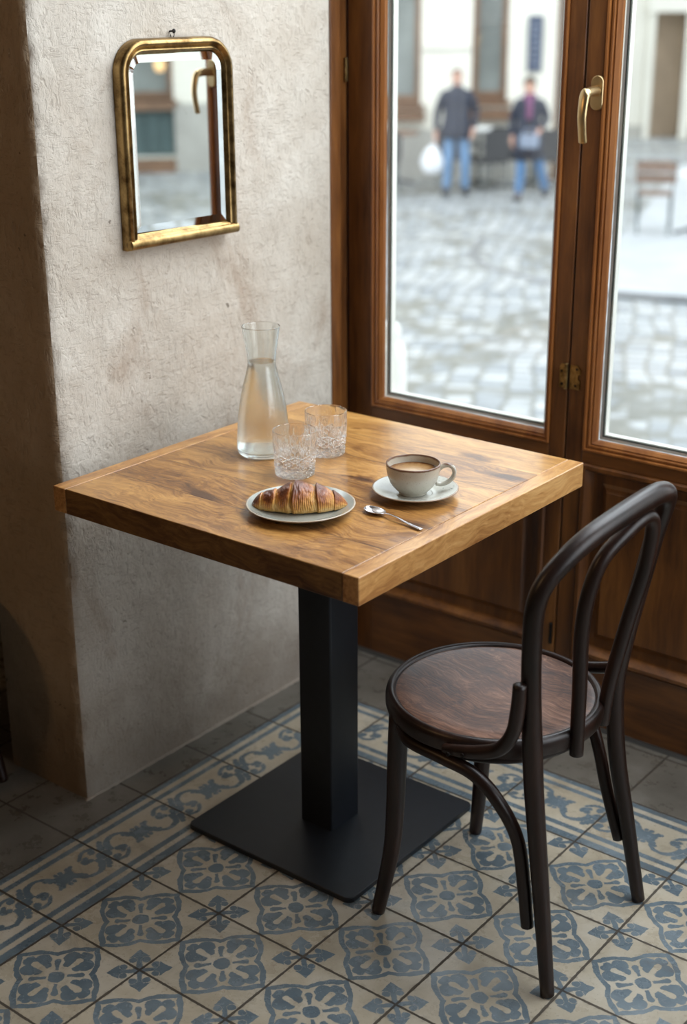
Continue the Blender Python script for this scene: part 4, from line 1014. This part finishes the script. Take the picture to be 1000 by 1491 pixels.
hx = Vector((math.cos(math.radians(33.5)), math.sin(math.radians(33.5)), 0)); hn = Vector((math.sin(math.radians(-33.5)), math.cos(math.radians(-33.5)), 0))
def onst(s, D):  # a spot on the street at lateral s and distance D in front of the cream facade
    p = Vector((CAMX, CAMY, 0))+hn*D+hx*s; return (p.x, p.y, GZ)
for s, D, rz, lab in ((-1.12, 20.6, 200, 'dark terrace chair at the far left of the pane, beside the walking man'), (-0.02, 21.4, 150, 'dark terrace chair directly behind the walking man'), (0.42, 21.0, 215, 'dark terrace chair between the walking couple, with its back to the street'),
                      (0.74, 21.5, 160, 'dark terrace chair half hidden behind the walking woman, left of her coat'), (1.30, 21.2, 190, 'dark terrace chair to the right of the walking woman, by the door stile')):
    wicker_chair(onst(s, D), math.radians(33.5+rz), lab)
rt_table(onst(-0.95, 21.55), 'brown round terrace table left of the walking man', 0.34, 0.78)
rt_table(onst(0.28, 21.6), 'terrace table with white top between the walking couple', 0.26, 0.84, M_CLOTH)
rt_table(onst(1.12, 21.6), 'brown round terrace table behind the walking woman', 0.30, 0.80)
# ------------------------------------------------------------------ people
def skinned(name, chains, mat, parent, sub=2):
    """chains: lists of ((x,y,z), r) ; vertices at the same place are shared"""
    me = bpy.data.meshes.new(name); verts = []; rad = []; key = {}; edges = []
    for ch in chains:
        prev = None
        for p, r in ch:
            k = tuple(round(c, 4) for c in p)
            if k not in key: key[k] = len(verts); verts.append(p); rad.append(r if isinstance(r, tuple) else (r, r))
            i = key[k]
            if prev is not None and prev != i: edges.append((prev, i))
            prev = i
    me.from_pydata(verts, edges, []); o = bpy.data.objects.new(name, me); COL.objects.link(o)
    o.modifiers.new('skin', 'SKIN')
    if not me.skin_vertices: bpy.context.view_layer.update()
    lay = me.skin_vertices[0] if me.skin_vertices else None
    for i, r in enumerate(rad): lay.data[i].radius = r
    lay.data[0].use_root = True
    o.modifiers[0].use_smooth_shade = True
    md = o.modifiers.new('sub', 'SUBSURF'); md.levels = md.render_levels = sub
    dg = bpy.context.evaluated_depsgraph_get(); dg.update()
    m2 = bpy.data.meshes.new_from_object(o.evaluated_get(dg)); m2.name = name
    o.modifiers.clear(); o.data = m2; bpy.data.meshes.remove(me)
    for p in m2.polygons: p.use_smooth = True
    m2.materials.clear(); m2.materials.append(mat); o.parent = parent; return o
def vv(*a): return tuple(a)
def hand_chains(wrist, down, side, palm):
    """palm and five curled fingers hanging from the wrist"""
    W_, D_, S_, N_ = Vector(wrist), Vector(down).normalized(), Vector(side).normalized(), Vector(palm).normalized()
    out = []; pc_ = W_+D_*0.05
    out.append([(tuple(W_), 0.024), (tuple(pc_), (0.030, 0.020)), (tuple(W_+D_*0.085), (0.032, 0.016))])
    for k, (s_, l_) in enumerate(((-0.030, 0.066), (-0.010, 0.078), (0.010, 0.072), (0.029, 0.056))):
        b = W_+D_*0.085+S_*s_
        out.append([(tuple(W_+D_*0.085), (0.032, 0.016)), (tuple(b+D_*0.008), 0.010), (tuple(b+D_*l_*0.5+N_*0.012), 0.0092), (tuple(b+D_*l_*0.85+N_*0.036), 0.008)])
    out.append([(tuple(pc_), (0.030, 0.020)), (tuple(W_+D_*0.055-S_*0.040+N_*0.010), 0.011), (tuple(W_+D_*0.090-S_*0.050+N_*0.022), 0.0095)])
    return out
def person(loc, rotz, label, P, female=False):
    """P: joint positions in local metres, facing local -y"""
    r = empty('person', loc, label, 'person', rotz=rotz)
    body = []
    pel, che, nek, hea = P['pelvis'], P['chest'], P['neck'], P['head']
    body.append([(pel, (0.135, 0.10)), (P['waist'], (0.12, 0.09)), (che, (0.14, 0.10)), (nek, 0.055), (vv(hea[0], hea[1]+0.012, hea[2]-0.06), (0.066, 0.078)), (hea, (0.074, 0.092)), (vv(hea[0], hea[1]+0.006, hea[2]+0.07), (0.060, 0.074))])
    for s in ('L', 'R'):
        sh, el, wr = P['sh'+s], P['el'+s], P['wr'+s]; hp, kn, an, to = P['hip'+s], P['kn'+s], P['an'+s], P['to'+s]
        body.append([(che, (0.14, 0.10)), (vv(sh[0]*0.88, sh[1], sh[2]-0.045), 0.046), (el, 0.040), (wr, 0.027)])
        dn = Vector(wr)-Vector(el); sgn = 1 if s == 'L' else -1
        body += hand_chains(wr, dn, (0, 1, 0.1), (-sgn, 0, 0))
        body.append([(pel, (0.135, 0.10)), (hp, 0.088), (kn, 0.056), (an, 0.036), (vv(an[0], an[1]-0.05, an[2]-0.04), 0.02)])
    bo = skinned('body', body, M_SKIN, r, 2)
    bpy.context.view_layer.update()
    def front(x, z):      # skin surface seen from the front
        vs = [v_.co for v_ in bo.data.vertices if abs(v_.co.z-z) < 0.03 and v_.co.y < hea[1]+0.03]
        if not vs: return hea[1]-0.08
        c_ = min(vs, key=lambda q: abs(q.x-x)*1.0+abs(q.z-z)+(0 if q.y < hea[1]-0.02 else 1)); return c_.y
    bm = NB(); bm.from_mesh(bo.data); ny = front(hea[0], hea[2]-0.02)
    bmesh.ops.create_uvsphere(bm, u_segments=12, v_segments=8, radius=1, matrix=Matrix.Translation((hea[0], ny-0.002, hea[2]-0.022)) @ Matrix.Rotation(0.35, 4, 'X') @ Matrix.Diagonal((0.013, 0.016, 0.026, 1)))
    for f_ in bm.faces: f_.smooth = True
    bm.to_mesh(bo.data); bm.free()
    for s in (-1, 1):
        bm = NB(); ey = front(hea[0]+s*0.030, hea[2]+0.006); ellipsoid(bm, (hea[0]+s*0.030, ey+0.002, hea[2]+0.006), (0.011, 0.005, 0.005), 12, 8); link('eye', bm, M_NAIL, r, smooth=60)
        bm = NB(); ellipsoid(bm, (hea[0]+s*0.070, hea[1]+0.010, hea[2]-0.010), (0.010, 0.018, 0.030), 12, 8); link('ear', bm, M_SKIN, r, smooth=60)
    bm = NB(); my = front(hea[0], hea[2]-0.062); ellipsoid(bm, (hea[0], my+0.002, hea[2]-0.062), (0.022, 0.006, 0.005), 12, 8); link('mouth', bm, M_LIPS, r, smooth=60)
    # trousers
    tr = []
    for s in ('L', 'R'):
        hp, kn, an = P['hip'+s], P['kn'+s], P['an'+s]
        tr.append([(vv(pel[0], pel[1], pel[2]+0.03), (0.122, 0.095)), (hp, 0.096), (kn, 0.074), (vv(an[0], an[1], an[2]-0.01), 0.062)])
    skinned('jeans', tr, P['jeans'], r)
    # jacket / coat
    hem = P['hem']; W_ = P['shL'][0]; nz = nek[2]; hz = hem[2]; wz = P['waist'][2]; pz = pel[2]
    jk = []
    for s in ('L', 'R'):
        sh, el, wr = P['sh'+s], P['el'+s], P['wr'+s]; sg_ = 1 if s == 'L' else -1
        jk.append([(vv(sh[0]-sg_*0.07, sh[1], sh[2]-0.030), 0.090), (vv(sh[0]-sg_*0.012, sh[1], sh[2]-0.035), 0.088), (tuple(Vector(sh).lerp(Vector(el), 0.5)), 0.068), (el, 0.060), (tuple(Vector(el).lerp(Vector(wr), 0.93)), 0.046)])
    nm_ = 'coat' if female else 'jacket'; mat_ = M_COAT if female else M_JACKET
    sl = [skinned(nm_, [c_], mat_, r) for c_ in jk]
    bm = NB()
    for q_ in sl:
        bm.from_mesh(q_.data)
    for q_ in sl[1:]: bpy.data.objects.remove(q_)
    fl_ = 1.06 if female else 1.0
    sec = [(nz+0.015, 0.050, 0.052), (nz+0.030, 0.068, 0.066), (nz+0.020, 0.078, 0.074), (nz-0.012, 0.088, 0.078), (nz-0.030, W_*0.74, 0.094), (nz-0.060, W_*0.98, 0.108), (nz-0.115, W_*1.04, 0.118), (nz-0.20, W_*1.04, 0.128),
           ((nz+wz)/2-0.06, W_*0.99, 0.132), (wz, W_*0.98, 0.145), (pz+0.04, W_*1.10+0.005, 0.178), ((pz+hz)/2, (W_*1.12+0.010)*fl_, 0.184*fl_), (hz, (W_*1.13+0.012)*fl_, 0.186*fl_), (hz+0.004, (W_*1.08)*fl_, 0.176*fl_), (pz, W_*0.98, 0.135)]
    g_ = [[bm.verts.new((nek[0]*0+rx_*math.cos(2*PI*q_/32)*(1+0.012*math.sin(5*2*PI*q_/32+z_*9)), nek[1]+ry_*math.sin(2*PI*q_/32), z_)) for q_ in range(32)] for z_, rx_, ry_ in sec]
    for A_, B_ in zip(g_, g_[1:]):
        for q_ in range(32): bm.faces.new((A_[q_], A_[(q_+1) % 32], B_[(q_+1) % 32], B_[q_]))
    bmesh.ops.recalc_face_normals(bm, faces=bm.faces)
    for f_ in bm.faces: f_.smooth = True
    bm.to_mesh(sl[0].data); bm.free()
    for s in ('L', 'R'):
        an, to = Vector(P['an'+s]), Vector(P['to'+s])
        skinned('shoe', [[(tuple(an+Vector((0, 0.03, -0.035))), (0.055, 0.055)), (tuple(an.lerp(to, 0.5)+Vector((0, 0, -0.02))), (0.055, 0.045)), (tuple(to+Vector((0, 0, -0.008))), (0.050, 0.035))]], M_SHOE, r)
    # hair
    bm = NB()
    if female:
        ellipsoid(bm, (hea[0], hea[1]+0.022, hea[2]+0.035), (0.086, 0.103, 0.092), 24, 16)
        bmesh.ops.delete(bm, geom=[v_ for v_ in bm.verts if v_.co.y < hea[1]-0.035 and v_.co.z < hea[2]+0.062], context='VERTS')
        tube(bm, [(hea[0], hea[1]+0.11, hea[2]+0.05, 0.032), (hea[0], hea[1]+0.16, hea[2]+0.02, 0.040), (hea[0], hea[1]+0.165, hea[2]-0.08, 0.034), (hea[0], hea[1]+0.15, hea[2]-0.16, 0.015)], 12)
        link('hair', bm, M_HAIR, r, smooth=60)
        skinned('scarf', [[(vv(nek[0]+0.07*math.cos(a), nek[1]+0.075*math.sin(a)-0.01, nek[2]+0.0), 0.042) for a in [2*PI*k/8 for k in range(9)]], [(vv(nek[0]+0.07*math.cos(2*PI*6/8), nek[1]+0.075*math.sin(2*PI*6/8)-0.01, nek[2]), 0.042), (vv(nek[0]+0.03, nek[1]-0.15, nek[2]-0.10), 0.050), (vv(nek[0]+0.03, nek[1]-0.17, nek[2]-0.30), 0.050)]], M_SCARF, r)
    else:
        ellipsoid(bm, (hea[0], hea[1]+0.018, hea[2]+0.030), (0.077, 0.094, 0.078), 24, 16)
        bmesh.ops.delete(bm, geom=[v_ for v_ in bm.verts if v_.co.y < hea[1]-0.03 and v_.co.z < hea[2]+0.075 or v_.co.z < hea[2]-0.02], context='VERTS')
        link('hair', bm, M_GREYHAIR, r, smooth=60)
    return r
man = dict(pelvis=(0, 0, 0.93), waist=(0, 0, 1.08), chest=(0, 0.01, 1.34), neck=(0, 0.01, 1.49), head=(-0.01, -0.01, 1.635),
           shL=(0.19, 0.01, 1.42), elL=(0.27, 0.04, 1.14), wrL=(0.235, -0.07, 0.92), shR=(-0.19, 0.01, 1.42), elR=(-0.27, 0.05, 1.14), wrR=(-0.29, 0.0, 0.87),
           hipL=(0.09, 0, 0.90), knL=(0.13, -0.04, 0.50), anL=(0.14, 0.03, 0.09), toL=(0.16, -0.12, 0.045), hipR=(-0.09, 0, 0.90), knR=(-0.11, -0.05, 0.50), anR=(-0.13, -0.02, 0.09), toR=(-0.15, -0.17, 0.045),
           hem=(0, 0, 0.80), hemr=(0.215, 0.175), jeans=M_JEANS)
mp = person((-9.36, 15.25, GZ), math.radians(33.5), 'blurred walking person in dark jacket and blue jeans carrying a white bag', man)
wom = dict(pelvis=(0, 0, 0.90), waist=(0, 0, 1.04), chest=(0, 0.01, 1.26), neck=(0, 0.0, 1.40), head=(-0.01, -0.02, 1.535),
           shL=(0.165, 0.01, 1.34), elL=(0.235, 0.05, 1.09), wrL=(0.17, -0.11, 0.96), shR=(-0.165, 0.01, 1.34), elR=(-0.24, 0.05, 1.08), wrR=(-0.22, -0.04, 0.85),
           hipL=(0.08, 0.01, 0.86), knL=(0.15, 0.06, 0.50), anL=(0.22, 0.26, 0.12), toL=(0.25, 0.14, 0.055), hipR=(-0.08, -0.01, 0.86), knR=(-0.07, -0.10, 0.48), anR=(-0.09, -0.12, 0.09), toR=(-0.10, -0.27, 0.045),
           hem=(0, 0, 0.56), hemr=(0.205, 0.175), jeans=M_JEANS2)
wp_ = person((-8.28, 15.42, GZ), math.radians(20), 'blurred walking person in long dark coat and purple scarf with ponytail', wom, True)
# carried bags
Rm = Matrix.Rotation(math.radians(33.5), 3, 'Z')
pos = Vector((-9.36, 15.25, GZ))+Rm@Vector((-0.33, -0.02, 0.0))
bg_ = empty('shopping_bag', pos, "white plastic bag hanging from the man's hand", 'bag', rotz=math.radians(33.5))
bm = NB(); lathe(bm, dens([(0, 0.30), (0.10, 0.31), (0.15, 0.38), (0.16, 0.48), (0.12, 0.60), (0.06, 0.68), (0.02, 0.70)], 3), 24, fn=lambda r_, a, z_: r_*(1+0.10*math.sin(5*a+z_*20))); link('bag_body', bm, M_BAG, bg_, smooth=60)
bm = NB(); tube(bm, [(0.02, 0, 0.68, 0.008), (0.045, 0, 0.76, 0.008), (0.02, 0, 0.79, 0.008), (-0.01, 0, 0.68, 0.008)], 8); link('bag_handle', bm, M_BAG, bg_, smooth=60)
Rw = Matrix.Rotation(math.radians(20), 3, 'Z')
hb = empty('handbag', Vector((-8.28, 15.42, GZ))+Rw@Vector((0.06, -0.26, 0.74)), "grey-blue handbag held in front of the woman's coat", 'bag', rotz=math.radians(20))
bm = NB(); prism(bm, rrect(-0.13, 0.13, 0.0, 0.18, 0.04), -0.05, 0.05, 'y'); link('bag_body', bm, M_GREYBAG, hb, bevel=0.015)
bm = NB(); tube(bm, [(-0.11, 0, 0.16, 0.008), (-0.05, 0.02, 0.24, 0.008), (0.05, 0.02, 0.24, 0.008), (0.11, 0, 0.16, 0.008)], 8); link('bag_handle', bm, M_GREYBAG, hb, smooth=60)
